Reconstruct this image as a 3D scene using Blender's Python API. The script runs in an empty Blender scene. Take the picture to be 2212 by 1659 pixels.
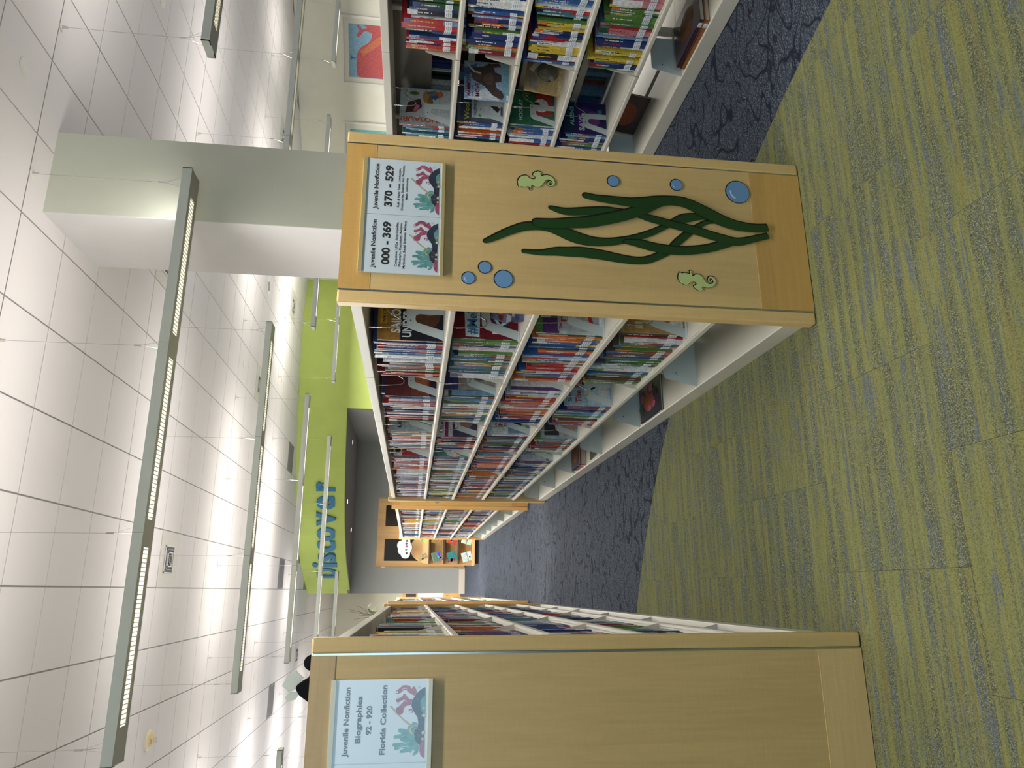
import bpy, math, random
from mathutils import Matrix, Vector
PI = math.pi
SC = bpy.context.scene
COL = SC.collection
random.seed(7)

# ------------------------------------------------------------------ camera, world, light, exposure
CAMH = 1.4175
YAW, PITCH, ROLL, FPX = 0.27998, -0.12800, 0.03426, 1563.99
def cam_axes():
    cy, sy, cp, sp = math.cos(YAW), math.sin(YAW), math.cos(PITCH), math.sin(PITCH)
    f = Vector((sy*cp, cy*cp, sp)); r = Vector((cy, -sy, 0)); u = r.cross(f)
    cr, sr = math.cos(ROLL), math.sin(ROLL)
    return cr*r + sr*u, -sr*r + cr*u, f
R_, U_, F_ = cam_axes()
cam = bpy.data.cameras.new('camera'); camo = bpy.data.objects.new('camera', cam); COL.objects.link(camo)
# the photograph is turned a quarter: picture right = down, picture up = right
cx_, cy_ = -U_, R_
camo.matrix_world = Matrix(((cx_.x, cy_.x, -F_.x, 0), (cx_.y, cy_.y, -F_.y, 0), (cx_.z, cy_.z, -F_.z, CAMH), (0, 0, 0, 1)))
cam.sensor_fit = 'HORIZONTAL'; cam.sensor_width = 36.0; cam.lens = FPX/2212.0*36.0
cam.clip_start = 0.05; cam.clip_end = 100
SC.camera = camo
vs = SC.view_settings
SC.display_settings.display_device = 'sRGB'
vs.view_transform = 'Standard'; vs.look = 'None'; vs.exposure = 0.0; vs.gamma = 1.0; vs.use_curve_mapping = False
world = bpy.data.worlds.new('world'); SC.world = world; world.use_nodes = True
bgn = world.node_tree.nodes['Background']; bgn.inputs[0].default_value = (0.62, 0.72, 0.85, 1); bgn.inputs[1].default_value = 0.6
SC.cycles.use_denoising = True
SC.cycles.max_bounces = 6; SC.cycles.diffuse_bounces = 4; SC.cycles.glossy_bounces = 3
SC.cycles.sample_clamp_indirect = 6.0
UP_W, DOWN_W = 6.9, 15.0          # per 1.22 m lamp section
LAMP_COL = (1.0, 0.972, 0.945)
WINDOW_W = 105.0
def area(name, loc, sx, sy, power, color, direction, spread=180):
    l = bpy.data.lights.new(name, 'AREA'); l.shape = 'RECTANGLE'; l.size = sx; l.size_y = sy
    l.energy = power; l.color = color; l.spread = math.radians(spread)
    o = bpy.data.objects.new(name, l); COL.objects.link(o); o.location = loc
    o.rotation_euler = Vector(direction).to_track_quat('-Z', 'Y').to_euler()
    return o
area('daylight_window', (-2.6, -6.8, 2.25), 4.8, 2.7, WINDOW_W, (0.50, 0.80, 1.0), (0, 1, 0))

# ------------------------------------------------------------------ colours and materials
def s2l(c):
    return tuple(((v/255.0)/12.92 if v/255.0 <= 0.04045 else ((v/255.0+0.055)/1.055)**2.4) for v in c)
MATS = {}
def nodes(name):
    m = bpy.data.materials.new(name); m.use_nodes = True; MATS[name] = m
    nt = m.node_tree; b = nt.nodes['Principled BSDF']
    return m, nt, b
def setin(b, **kw):
    for k, v in kw.items():
        k = k.replace('_', ' ')
        if k in b.inputs:
            b.inputs[k].default_value = v
def N(nt, t, **props):
    n = nt.nodes.new(t)
    for k, v in props.items(): setattr(n, k, v)
    return n
def mat(name, col, rough=0.5, metal=0.0, spec=0.5, noise=0.04, nscale=30.0, emit=None, estr=0.0, bump=0.0):
    if name in MATS: return MATS[name]
    m, nt, b = nodes(name)
    c = s2l(col); L = nt.links
    setin(b, Roughness=rough, Metallic=metal, Specular_IOR_Level=spec)
    tc = N(nt, 'ShaderNodeTexCoord'); no = N(nt, 'ShaderNodeTexNoise'); no.inputs['Scale'].default_value = nscale
    no.inputs['Detail'].default_value = 3
    L.new(tc.outputs['Object'], no.inputs['Vector'])
    r = N(nt, 'ShaderNodeValToRGB')
    r.color_ramp.elements[0].position = 0.3; r.color_ramp.elements[1].position = 0.7
    r.color_ramp.elements[0].color = (*[max(0, x*(1-noise)) for x in c], 1)
    r.color_ramp.elements[1].color = (*[min(1, x*(1+noise)) for x in c], 1)
    L.new(no.outputs['Fac'], r.inputs['Fac']); L.new(r.outputs['Color'], b.inputs['Base Color'])
    if bump:
        bu = N(nt, 'ShaderNodeBump'); bu.inputs['Strength'].default_value = bump; bu.inputs['Distance'].default_value = 0.002
        L.new(no.outputs['Fac'], bu.inputs['Height']); L.new(bu.outputs['Normal'], b.inputs['Normal'])
    if emit:
        setin(b, Emission_Color=(*s2l(emit), 1), Emission_Strength=estr)
    return m

def mat_wood(name, axis='Z'):
    """maple veneer; the object's own colour sets the tint"""
    m, nt, b = nodes(name); L = nt.links
    tc = N(nt, 'ShaderNodeTexCoord'); mp = N(nt, 'ShaderNodeMapping')
    sc = {'Z': (26, 26, 1.6), 'X': (1.6, 26, 26)}[axis]
    mp.inputs['Scale'].default_value = sc
    L.new(tc.outputs['Object'], mp.inputs['Vector'])
    n1 = N(nt, 'ShaderNodeTexNoise'); n1.inputs['Scale'].default_value = 3.0; n1.inputs['Detail'].default_value = 6; n1.inputs['Distortion'].default_value = 0.6
    L.new(mp.outputs['Vector'], n1.inputs['Vector'])
    n2 = N(nt, 'ShaderNodeTexNoise'); n2.inputs['Scale'].default_value = 1.4; n2.inputs['Detail'].default_value = 2
    mp2 = N(nt, 'ShaderNodeMapping'); mp2.inputs['Scale'].default_value = {'Z': (6, 6, 0.5), 'X': (0.5, 6, 6)}[axis]
    L.new(tc.outputs['Object'], mp2.inputs['Vector']); L.new(mp2.outputs['Vector'], n2.inputs['Vector'])
    # veneer leaves: a step of tint every 15 cm across the grain
    sp = N(nt, 'ShaderNodeSeparateXYZ'); L.new(tc.outputs['Object'], sp.inputs[0])
    dv = N(nt, 'ShaderNodeMath', operation='DIVIDE'); dv.inputs[1].default_value = 0.145
    L.new(sp.outputs['X' if axis == 'Z' else 'Z'], dv.inputs[0])
    fl = N(nt, 'ShaderNodeMath', operation='FLOOR'); L.new(dv.outputs[0], fl.inputs[0])
    wn = N(nt, 'ShaderNodeTexWhiteNoise', noise_dimensions='1D'); L.new(fl.outputs[0], wn.inputs['W'])
    # figure (fine cross ripple)
    n3 = N(nt, 'ShaderNodeTexNoise'); n3.inputs['Scale'].default_value = 1.0; n3.inputs['Detail'].default_value = 3
    mp3 = N(nt, 'ShaderNodeMapping'); mp3.inputs['Scale'].default_value = {'Z': (30, 30, 130), 'X': (130, 30, 30)}[axis]
    L.new(tc.outputs['Object'], mp3.inputs['Vector']); L.new(mp3.outputs['Vector'], n3.inputs['Vector'])
    def ma(op, a, bb):
        k = N(nt, 'ShaderNodeMath', operation=op)
        for i, v in enumerate((a, bb)):
            if isinstance(v, (int, float)): k.inputs[i].default_value = v
            else: L.new(v, k.inputs[i])
        return k.outputs[0]
    f = ma('ADD', ma('MULTIPLY', n1.outputs['Fac'], 0.38), ma('MULTIPLY', n2.outputs['Fac'], 0.34))
    f = ma('ADD', f, ma('MULTIPLY', wn.outputs['Value'], 0.28))
    f = ma('ADD', f, ma('MULTIPLY', n3.outputs['Fac'], 0.16))
    f = ma('ADD', ma('MULTIPLY', f, 0.70), 0.60)
    oi = N(nt, 'ShaderNodeObjectInfo')
    mx = N(nt, 'ShaderNodeVectorMath', operation='SCALE'); L.new(oi.outputs['Color'], mx.inputs[0]); L.new(f, mx.inputs['Scale'])
    L.new(mx.outputs[0], b.inputs['Base Color'])
    setin(b, Roughness=0.42, Specular_IOR_Level=0.42, Coat_Weight=0.25, Coat_Roughness=0.30)
    return m

def mat_book(name, rough, spec=0.5):
    m, nt, b = nodes(name); L = nt.links
    at = N(nt, 'ShaderNodeAttribute', attribute_name='Col')
    tc = N(nt, 'ShaderNodeTexCoord'); no = N(nt, 'ShaderNodeTexNoise'); no.inputs['Scale'].default_value = 55; no.inputs['Detail'].default_value = 5
    L.new(tc.outputs['Object'], no.inputs['Vector'])
    mr = N(nt, 'ShaderNodeMapRange'); mr.inputs['From Min'].default_value = 0.3; mr.inputs['From Max'].default_value = 0.7
    mr.inputs['To Min'].default_value = 0.72; mr.inputs['To Max'].default_value = 1.22
    L.new(no.outputs['Fac'], mr.inputs['Value'])
    v = N(nt, 'ShaderNodeVectorMath', operation='SCALE'); L.new(at.outputs['Color'], v.inputs[0]); L.new(mr.outputs[0], v.inputs['Scale'])
    L.new(v.outputs[0], b.inputs['Base Color'])
    setin(b, Roughness=rough, Specular_IOR_Level=spec)
    return m

def mat_pages():
    m, nt, b = nodes('page_paper'); L = nt.links
    tc = N(nt, 'ShaderNodeTexCoord'); mp = N(nt, 'ShaderNodeMapping'); mp.inputs['Scale'].default_value = (2, 900, 2)
    no = N(nt, 'ShaderNodeTexNoise'); no.inputs['Scale'].default_value = 1.0
    L.new(tc.outputs['Object'], mp.inputs['Vector']); L.new(mp.outputs['Vector'], no.inputs['Vector'])
    r = N(nt, 'ShaderNodeValToRGB'); r.color_ramp.elements[0].color = (*s2l((170, 160, 140)), 1); r.color_ramp.elements[1].color = (*s2l((225, 218, 200)), 1)
    L.new(no.outputs['Fac'], r.inputs['Fac']); L.new(r.outputs['Color'], b.inputs['Base Color']); setin(b, Roughness=0.8)
    return m

def mat_green_carpet():
    m, nt, b = nodes('striped_green_carpet'); L = nt.links
    g = N(nt, 'ShaderNodeNewGeometry'); oi = N(nt, 'ShaderNodeObjectInfo')
    rs = N(nt, 'ShaderNodeMath', operation='MULTIPLY'); rs.inputs[1].default_value = 37.0; L.new(oi.outputs['Random'], rs.inputs[0])
    cb = N(nt, 'ShaderNodeCombineXYZ'); L.new(rs.outputs[0], cb.inputs[0]); L.new(rs.outputs[0], cb.inputs[1])
    ad = N(nt, 'ShaderNodeVectorMath', operation='ADD'); L.new(g.outputs['Position'], ad.inputs[0]); L.new(cb.outputs[0], ad.inputs[1])
    def noise(scale, xs, ys, detail=2, src=ad, dist=0.0):
        mp = N(nt, 'ShaderNodeMapping'); mp.inputs['Scale'].default_value = (xs, ys, 1)
        L.new(src.outputs[0], mp.inputs['Vector'])
        n = N(nt, 'ShaderNodeTexNoise'); n.inputs['Scale'].default_value = scale; n.inputs['Detail'].default_value = detail; n.inputs['Distortion'].default_value = dist
        L.new(mp.outputs['Vector'], n.inputs['Vector']); return n.outputs['Fac']
    def ramp(f, stops, interp='LINEAR'):
        r = N(nt, 'ShaderNodeValToRGB'); r.color_ramp.interpolation = interp
        while len(r.color_ramp.elements) < len(stops): r.color_ramp.elements.new(0.5)
        for e, (p, c) in zip(r.color_ramp.elements, stops):
            e.position = p; e.color = (*(s2l(c) if len(c) == 3 and max(c) > 1.5 else c), 1)
        L.new(f, r.inputs['Fac']); return r.outputs['Color']
    def mix(f, a, c):
        k = N(nt, 'ShaderNodeMix', data_type='RGBA'); L.new(f, k.inputs['Factor']); L.new(a, k.inputs['A']); L.new(c, k.inputs['B']); return k.outputs['Result']
    base = ramp(noise(1, 1.1, 30, 3), [(0.30, (114, 108, 68)), (0.42, (120, 121, 76)), (0.50, (108, 111, 74)), (0.60, (122, 123, 80)), (0.75, (102, 98, 62))])
    dark = ramp(noise(1, 2.4, 46, 2), [(0.3, (84, 90, 92)), (0.5, (66, 72, 62)), (0.7, (66, 76, 98))])
    m1 = ramp(noise(1, 1.3, 24, 3), [(0.45, (0, 0, 0)), (0.56, (0.85, 0.85, 0.85))])
    tuft = noise(330, 1.0, 0.75, 1, src=g)
    m2 = ramp(tuft, [(0.40, (0, 0, 0)), (0.52, (1, 1, 1))])
    mm = N(nt, 'ShaderNodeMath', operation='MULTIPLY'); L.new(m1, mm.inputs[0]); L.new(m2, mm.inputs[1])
    c1 = mix(mm.outputs[0], base, dark)
    # slate blue dashes along the stripes
    m3 = ramp(noise(1, 4.0, 60, 2, dist=0.3), [(0.58, (0, 0, 0)), (0.66, (0.75, 0.75, 0.75))])
    bl = ramp(tuft, [(0.3, (66, 78, 96)), (0.7, (100, 108, 112))])
    c2 = mix(m3, c1, bl)
    # pale flecks
    m4 = ramp(noise(420, 1, 0.7, 0, src=g), [(0.60, (0, 0, 0)), (0.72, (0.5, 0.5, 0.5))])
    fl = ramp(tuft, [(0.0, (168, 170, 142)), (1.0, (168, 170, 142))])
    mm4 = N(nt, 'ShaderNodeMath', operation='MULTIPLY'); L.new(m4, mm4.inputs[0]); L.new(m1, mm4.inputs[1])
    c3 = mix(mm4.outputs[0], c2, fl)
    sp_ = ramp(noise(300, 1.0, 0.8, 1, src=g), [(0.36, (0.66, 0.66, 0.62)), (0.50, (1.0, 1.0, 1.0)), (0.66, (1.0, 1.0, 1.0)), (0.74, (1.16, 1.16, 1.14))])
    ml = N(nt, 'ShaderNodeMix', data_type='RGBA', blend_type='MULTIPLY'); ml.inputs['Factor'].default_value = 1.0; L.new(c3, ml.inputs['A']); L.new(sp_, ml.inputs['B'])
    L.new(ml.outputs['Result'], b.inputs['Base Color'])
    bu = N(nt, 'ShaderNodeBump'); bu.inputs['Strength'].default_value = 0.5; bu.inputs['Distance'].default_value = 0.002
    L.new(tuft, bu.inputs['Height']); L.new(bu.outputs['Normal'], b.inputs['Normal'])
    setin(b, Roughness=0.95, Specular_IOR_Level=0.1)
    return m

def mat_blue_carpet():
    m, nt, b = nodes('slate_blue_carpet'); L = nt.links
    g = N(nt, 'ShaderNodeNewGeometry')
    def noise(scale, xs, ys, detail=2, dist=0.0, rot=0.0):
        mp = N(nt, 'ShaderNodeMapping'); mp.inputs['Scale'].default_value = (xs, ys, 1); mp.inputs['Rotation'].default_value = (0, 0, rot)
        L.new(g.outputs['Position'], mp.inputs['Vector'])
        n = N(nt, 'ShaderNodeTexNoise'); n.inputs['Scale'].default_value = scale; n.inputs['Detail'].default_value = detail; n.inputs['Distortion'].default_value = dist
        L.new(mp.outputs['Vector'], n.inputs['Vector']); return n.outputs['Fac']
    def ramp(f, stops):
        r = N(nt, 'ShaderNodeValToRGB')
        while len(r.color_ramp.elements) < len(stops): r.color_ramp.elements.new(0.5)
        for e, (p, c) in zip(r.color_ramp.elements, stops):
            e.position = p; e.color = (*(s2l(c) if max(c) > 1 else c), 1)
        L.new(f, r.inputs['Fac']); return r.outputs['Color']
    def mix(f, a, c):
        k = N(nt, 'ShaderNodeMix', data_type='RGBA'); L.new(f, k.inputs['Factor']); L.new(a, k.inputs['A']); L.new(c, k.inputs['B']); return k.outputs['Result']
    base = ramp(noise(330, 1.0, 0.30, 1), [(0.34, (27, 33, 47)), (0.52, (48, 56, 69)), (0.68, (106, 112, 116))])
    swirl = noise(6.5, 0.62, 1.25, 0, dist=0.7)
    ln = ramp(swirl, [(0.450, (0, 0, 0)), (0.464, (0.92, 0.92, 0.92)), (0.496, (0.92, 0.92, 0.92)), (0.510, (0, 0, 0))])
    ln2 = ramp(noise(9, 0.6, 1.2, 0, dist=0.6), [(0.535, (0, 0, 0)), (0.547, (0.8, 0.8, 0.8)), (0.565, (0.8, 0.8, 0.8)), (0.577, (0, 0, 0))])
    dk = ramp(swirl, [(0.0, (20, 24, 37)), (1.0, (20, 24, 37))])
    c = mix(ln, base, dk); c = mix(ln2, c, dk)
    L.new(c, b.inputs['Base Color'])
    bu = N(nt, 'ShaderNodeBump'); bu.inputs['Strength'].default_value = 0.4; bu.inputs['Distance'].default_value = 0.002
    L.new(noise(300, 1, 0.3, 2), bu.inputs['Height']); L.new(bu.outputs['Normal'], b.inputs['Normal'])
    setin(b, Roughness=0.9, Specular_IOR_Level=0.15)
    return m

def mat_acrylic():
    m, nt, b = nodes('clear_acrylic'); L = nt.links
    tr = N(nt, 'ShaderNodeBsdfTransparent'); tr.inputs['Color'].default_value = (1, 1, 1, 1)
    gl = N(nt, 'ShaderNodeBsdfGlossy'); gl.inputs['Roughness'].default_value = 0.04
    tc = N(nt, 'ShaderNodeTexCoord'); no = N(nt, 'ShaderNodeTexNoise'); no.inputs['Scale'].default_value = 3
    L.new(tc.outputs['Object'], no.inputs['Vector'])
    bu = N(nt, 'ShaderNodeBump'); bu.inputs['Strength'].default_value = 0.05; L.new(no.outputs['Fac'], bu.inputs['Height']); L.new(bu.outputs['Normal'], gl.inputs['Normal'])
    mx = N(nt, 'ShaderNodeMixShader'); mx.inputs[0].default_value = 0.10; L.new(tr.outputs[0], mx.inputs[1]); L.new(gl.outputs[0], mx.inputs[2])
    L.new(mx.outputs[0], nt.nodes['Material Output'].inputs['Surface'])
    return m

CREAM = mat('cream_enamel', (206, 203, 188), 0.38, nscale=6, noise=0.03)
PLATE = mat('grey_enamel', (196, 206, 205), 0.35, nscale=8, noise=0.03)
WOODZ = mat_wood('maple_upright', 'Z'); WOODX = mat_wood('maple_crosswise', 'X')
BOOK = mat_book('printed_cover', 0.33); PRINT = mat_book('flat_print', 0.55, 0.3); PAGES = mat_pages()
GREENC = mat_green_carpet(); BLUEC = mat_blue_carpet(); ACRYL = mat_acrylic()
CEIL = mat('ceiling_board', (228, 222, 219), 0.92, spec=0.1, nscale=220, noise=0.03, bump=0.12)
TBAR = mat('ceiling_grid', (138, 136, 132), 0.6)
WHITEW = mat('warm_white_paint', (236, 233, 214), 0.7, noise=0.02, nscale=4)
GREYW = mat('grey_paint', (142, 143, 138), 0.7, noise=0.02, nscale=4)
TAUPE = mat('soffit_paint', (140, 134, 130), 0.8, noise=0.02, nscale=4)
LIME = mat('lime_green_paint', (200, 219, 114), 0.65, noise=0.03, nscale=3)
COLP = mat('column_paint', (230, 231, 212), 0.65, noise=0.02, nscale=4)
LAMPM = mat('lamp_housing', (236, 242, 232), 0.45, noise=0.02, nscale=5)
LAMPD = mat('lamp_underside', (152, 150, 136), 0.5, noise=0.02)
LOUV = mat('lamp_louvre', (196, 190, 160), 0.4, noise=0.02)
WIRE = mat('steel_wire', (200, 202, 200), 0.25, metal=1.0)
ALU = mat('brushed_aluminium', (196, 204, 206), 0.22, metal=1.0)
BLACK = mat('black_plastic', (14, 14, 16), 0.5, noise=0.1)
GRILLE = mat('grille_dark', (70, 72, 76), 0.6)
def emis(name, col, s):
    m, nt, b = nodes(name); tc = N(nt, 'ShaderNodeTexCoord'); no = N(nt, 'ShaderNodeTexNoise'); nt.links.new(tc.outputs['Object'], no.inputs['Vector'])
    r = N(nt, 'ShaderNodeValToRGB'); c = s2l(col); r.color_ramp.elements[0].color = (*[x*0.94 for x in c], 1); r.color_ramp.elements[1].color = (*c, 1)
    nt.links.new(no.outputs['Fac'], r.inputs['Fac']); nt.links.new(r.outputs['Color'], b.inputs['Emission Color'])
    setin(b, Base_Color=(0.8, 0.8, 0.8, 1), Emission_Strength=s); return m
GLOW = emis('lamp_glow', (255, 248, 226), 1.12)
SPOTG = emis('spot_glow', (255, 248, 230), 8.0)

# ------------------------------------------------------------------ mesh helpers
class MB:
    def __init__(s): s.v = []; s.f = []; s.m = []; s.c = []
    def face(s, pts, mi=0, col=(1, 1, 1)):
        n = len(s.v); s.v += [tuple(p) for p in pts]; s.f.append(list(range(n, n+len(pts)))); s.m.append(mi); s.c.append(col)
    def box(s, x0, x1, y0, y1, z0, z1, mi=0, col=(1, 1, 1)):
        n = len(s.v)
        s.v += [(x0, y0, z0), (x1, y0, z0), (x1, y1, z0), (x0, y1, z0), (x0, y0, z1), (x1, y0, z1), (x1, y1, z1), (x0, y1, z1)]
        for q in ((0, 3, 2, 1), (4, 5, 6, 7), (0, 1, 5, 4), (1, 2, 6, 5), (2, 3, 7, 6), (3, 0, 4, 7)):
            s.f.append([n+i for i in q]); s.m.append(mi); s.c.append(col)
        return s
    def prism(s, poly, to3, a, b, mi=0, col=(1, 1, 1)):
        """poly: 2-D outline; to3(p,q,d) gives the point at depth d"""
        n = len(s.v); k = len(poly)
        s.v += [tuple(to3(p, q, a)) for p, q in poly] + [tuple(to3(p, q, b)) for p, q in poly]
        s.f.append([n+i for i in range(k)]); s.m.append(mi); s.c.append(col)
        s.f.append([n+k+i for i in reversed(range(k))]); s.m.append(mi); s.c.append(col)
        for i in range(k):
            j = (i+1) % k
            s.f.append([n+i, n+k+i, n+k+j, n+j]); s.m.append(mi); s.c.append(col)
        return s
    def tube(s, pts, r, n=6, mi=0, col=(1, 1, 1)):
        pts = [Vector(p) for p in pts]; rings = []
        for i, p in enumerate(pts):
            d = (pts[min(i+1, len(pts)-1)] - pts[max(i-1, 0)]).normalized()
            a = d.orthogonal().normalized(); b = d.cross(a)
            if rings:
                pa = s._a; a = (pa - d*pa.dot(d)).normalized(); b = d.cross(a)
            s._a = a
            rr = r[i] if isinstance(r, (list, tuple)) else r
            base = len(s.v); s.v += [tuple(p + rr*(math.cos(t*2*PI/n)*a + math.sin(t*2*PI/n)*b)) for t in range(n)]; rings.append(base)
        for A, B in zip(rings[:-1], rings[1:]):
            for t in range(n):
                u = (t+1) % n; s.f.append([A+t, A+u, B+u, B+t]); s.m.append(mi); s.c.append(col)
        s.f.append([rings[0]+t for t in reversed(range(n))]); s.m.append(mi); s.c.append(col)
        s.f.append([rings[-1]+t for t in range(n)]); s.m.append(mi); s.c.append(col)
        return s
    def lathe(s, c, prof, n=20, axis='z', mi=0, col=(1, 1, 1)):
        c = Vector(c); base = len(s.v)
        for r, h in prof:
            for t in range(n):
                a = t*2*PI/n; x, y = r*math.cos(a), r*math.sin(a)
                s.v.append(tuple(c + (Vector((x, y, h)) if axis == 'z' else Vector((x, h, y)))))
        for i in range(len(prof)-1):
            for t in range(n):
                u = (t+1) % n; s.f.append([base+i*n+t, base+i*n+u, base+(i+1)*n+u, base+(i+1)*n+t]); s.m.append(mi); s.c.append(col)
        s.f.append([base+t for t in reversed(range(n))]); s.m.append(mi); s.c.append(col)
        k = base+(len(prof)-1)*n; s.f.append([k+t for t in range(n)]); s.m.append(mi); s.c.append(col)
        return s
    def mesh(s, name, mats, colour=False, smooth=False):
        me = bpy.data.meshes.new(name); me.from_pydata(s.v, [], s.f)
        for m in mats: me.materials.append(m)
        if len(mats) > 1: me.polygons.foreach_set('material_index', s.m)
        if colour:
            at = me.color_attributes.new('Col', 'FLOAT_COLOR', 'CORNER'); buf = []
            for f, c in zip(s.f, s.c): buf += [c[0], c[1], c[2], 1.0]*len(f)
            at.data.foreach_set('color', buf)
        if smooth: me.polygons.foreach_set('use_smooth', [True]*len(s.f))
        me.update(); return me
    def obj(s, name, mats, parent=None, colour=False, smooth=False, bevel=0.0, **kw):
        if not isinstance(mats, (list, tuple)): mats = [mats]
        return link(bpy.data.objects.new(name, s.mesh(name, mats, colour, smooth)), parent, bevel=bevel, **kw)
def link(o, parent=None, bevel=0.0, **kw):
    COL.objects.link(o)
    if parent is not None: o.parent = parent
    if bevel:
        m = o.modifiers.new('bevel', 'BEVEL'); m.width = bevel; m.segments = 2; m.limit_method = 'ANGLE'
    for k, v in kw.items(): o[k] = v
    return o
def empty(name, loc=(0, 0, 0), **kw):
    o = bpy.data.objects.new(name, None); o.location = loc; o.empty_display_size = 0.1; COL.objects.link(o)
    for k, v in kw.items(): o[k] = v
    return o
def box(name, m, dims, parent=None, bevel=0.0, **kw):
    return MB().box(*dims).obj(name, m, parent, bevel=bevel, **kw)
XZ = lambda p, q, d: (p, d, q)       # outline in x,z; depth along y
YZ = lambda p, q, d: (d, p, q)
XY = lambda p, q, d: (p, q, d)
def text(name, body, size, m, mw, parent=None, align='LEFT', bold=0.0, ext=0.0004, width=None, **kw):
    cu = bpy.data.curves.new(name, 'FONT'); cu.body = body; cu.size = size; cu.align_x = align; cu.extrude = ext
    cu.offset = bold; cu.resolution_u = 3; cu.materials.append(m)
    tmp = bpy.data.objects.new('tmp', cu)
    me = bpy.data.meshes.new_from_object(tmp); me.name = name
    bpy.data.objects.remove(tmp); bpy.data.curves.remove(cu)
    if width and me.vertices:
        xs = [v.co.x for v in me.vertices]; w = max(xs)-min(xs)
        if w > 1e-6: mw = mw @ Matrix.Diagonal((width/w, 1, 1, 1))
    o = link(bpy.data.objects.new(name, me), parent, **kw)
    o.matrix_basis = mw
    return o
def axes(X, Y, loc):
    X = Vector(X); Y = Vector(Y); Z = X.cross(Y)
    return Matrix(((X.x, Y.x, Z.x, loc[0]), (X.y, Y.y, Z.y, loc[1]), (X.z, Y.z, Z.z, loc[2]), (0, 0, 0, 1)))
def face_y(x, y, z, rot=0.0):        # lettering that faces -y and reads along +x
    c, s_ = math.cos(rot), math.sin(rot)
    return axes((c, 0, s_), (-s_, 0, c), (x, y, z))
INK = mat('black_ink', (32, 30, 32), 0.6)
def circle(cx, cy, r, n=28, ry=None):
    return [(cx+r*math.cos(2*PI*i/n), cy+(ry or r)*math.sin(2*PI*i/n)) for i in range(n)]

# ------------------------------------------------------------------ setting
HC = 4.1226
FAS = [(7.202, 16.541), (6.65, 16.32), (6.049, 16.226), (4.853, 16.349), (4.04, 16.53), (3.826, 16.606), (3.25, 16.74), (2.705, 16.913), (2.15, 17.19), (1.618, 17.551), (1.25, 17.88), (0.92, 18.282), (0.62, 18.75), (0.351, 19.35), (0.12, 19.9), (-0.068, 20.42)]
def green_y(x):
    for (xa, ya), (xb, yb) in zip(FAS[:-1], FAS[1:]):
        if xb <= x <= xa: return yb+(ya-yb)*(x-xb)/(xa-xb)
    return 1e9
def inside_room(x, y):
    if x > 7.2: return y < 16.541-(x-7.2)*(16.541-12.456)/(10.984-7.202)
    if x > -0.068: return y < green_y(x)
    return y < 27.2
CC, CR = (-2.2103, 0.7911), 4.3925     # green carpet edge: an arc
floor = MB().box(-12.2, 16.2, -7.2, 27.4, -0.12, -0.0025).obj('floor', BLUEC, kind='structure')
disc = [(CC[0]+CR*math.cos(t*2*PI/180), CC[1]+CR*math.sin(t*2*PI/180)) for t in range(180)]
def clip(poly, a, b):               # keep the left side of a->b
    out = []; ex, ey = b[0]-a[0], b[1]-a[1]
    sd = lambda p: ex*(p[1]-a[1])-ey*(p[0]-a[0])
    for i in range(len(poly)):
        p, q = poly[i], poly[(i+1) % len(poly)]; sp, sq = sd(p), sd(q)
        if sp >= 0: out.append(p)
        if (sp >= 0) != (sq >= 0):
            t = sp/(sp-sq); out.append((p[0]+t*(q[0]-p[0]), p[1]+t*(q[1]-p[1])))
    return out
T = 0.6096; g_ = 0.0004
tile_mesh = MB().prism([(g_, g_), (T-g_, g_), (T-g_, T-g_), (g_, T-g_)], XY, -0.0024, 0.0012).mesh('carpet_tile', [GREENC])
for r in range(-6, 6):
    y0 = 1.738+r*T
    for q in range(-12, 6):
        x0 = (0.36 if r % 2 else 0.055)+q*T
        cs = [(x0, y0), (x0+T, y0), (x0+T, y0+T), (x0, y0+T)]
        ins = [math.hypot(x-CC[0], y-CC[1]) < CR for x, y in cs]
        if all(ins):
            o = bpy.data.objects.new('carpet_tile', tile_mesh); o.location = (x0, y0, 0); link(o, floor)
        else:
            poly = [(x0+g_, y0+g_), (x0+T-g_, y0+g_), (x0+T-g_, y0+T-g_), (x0+g_, y0+T-g_)]
            for i in range(180):
                poly = clip(poly, disc[i], disc[(i+1) % 180])
                if len(poly) < 3: break
            if len(poly) >= 3:
                MB().prism(poly, XY, -0.0024, 0.0012).obj('carpet_tile', GREENC, floor)
# ceiling: slab with grid, lay-in tiles as parts
ceiling = MB().box(-12.2, 16.2, -7.2, 27.4, HC+0.008, HC+0.16).obj('ceiling', TBAR, kind='structure')
GX, GY = 0.03505, 5.39979
DIFF = [(0.05, 8.45), (3.11, 12.18), (3.11, 7.2), (5.6, 14.6), (-1.79, 18.8), (7.95, 12.0)]
GRIL = [(0.06, 15.8), (-2.38, 15.8), (2.53, 15.9)]
def snap(x, y): return (round((x-GX)/T), round((y-GY)/T))
special = {snap(*p) for p in DIFF+GRIL}
cm = MB().prism([(0.0065, 0.005), (T-0.0065, 0.005), (T-0.0065, T-0.005), (0.0065, T-0.005)], XY, 0.0, 0.009)
ctile = cm.mesh('ceiling_tile', [CEIL])
tiles = []
def project(p):
    d = Vector(p)-Vector((0, 0, CAMH)); w = d.dot(F_)
    if w < 0.1: return None
    return 829.5+FPX*d.dot(R_)/w, 1106-FPX*d.dot(U_)/w
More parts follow.
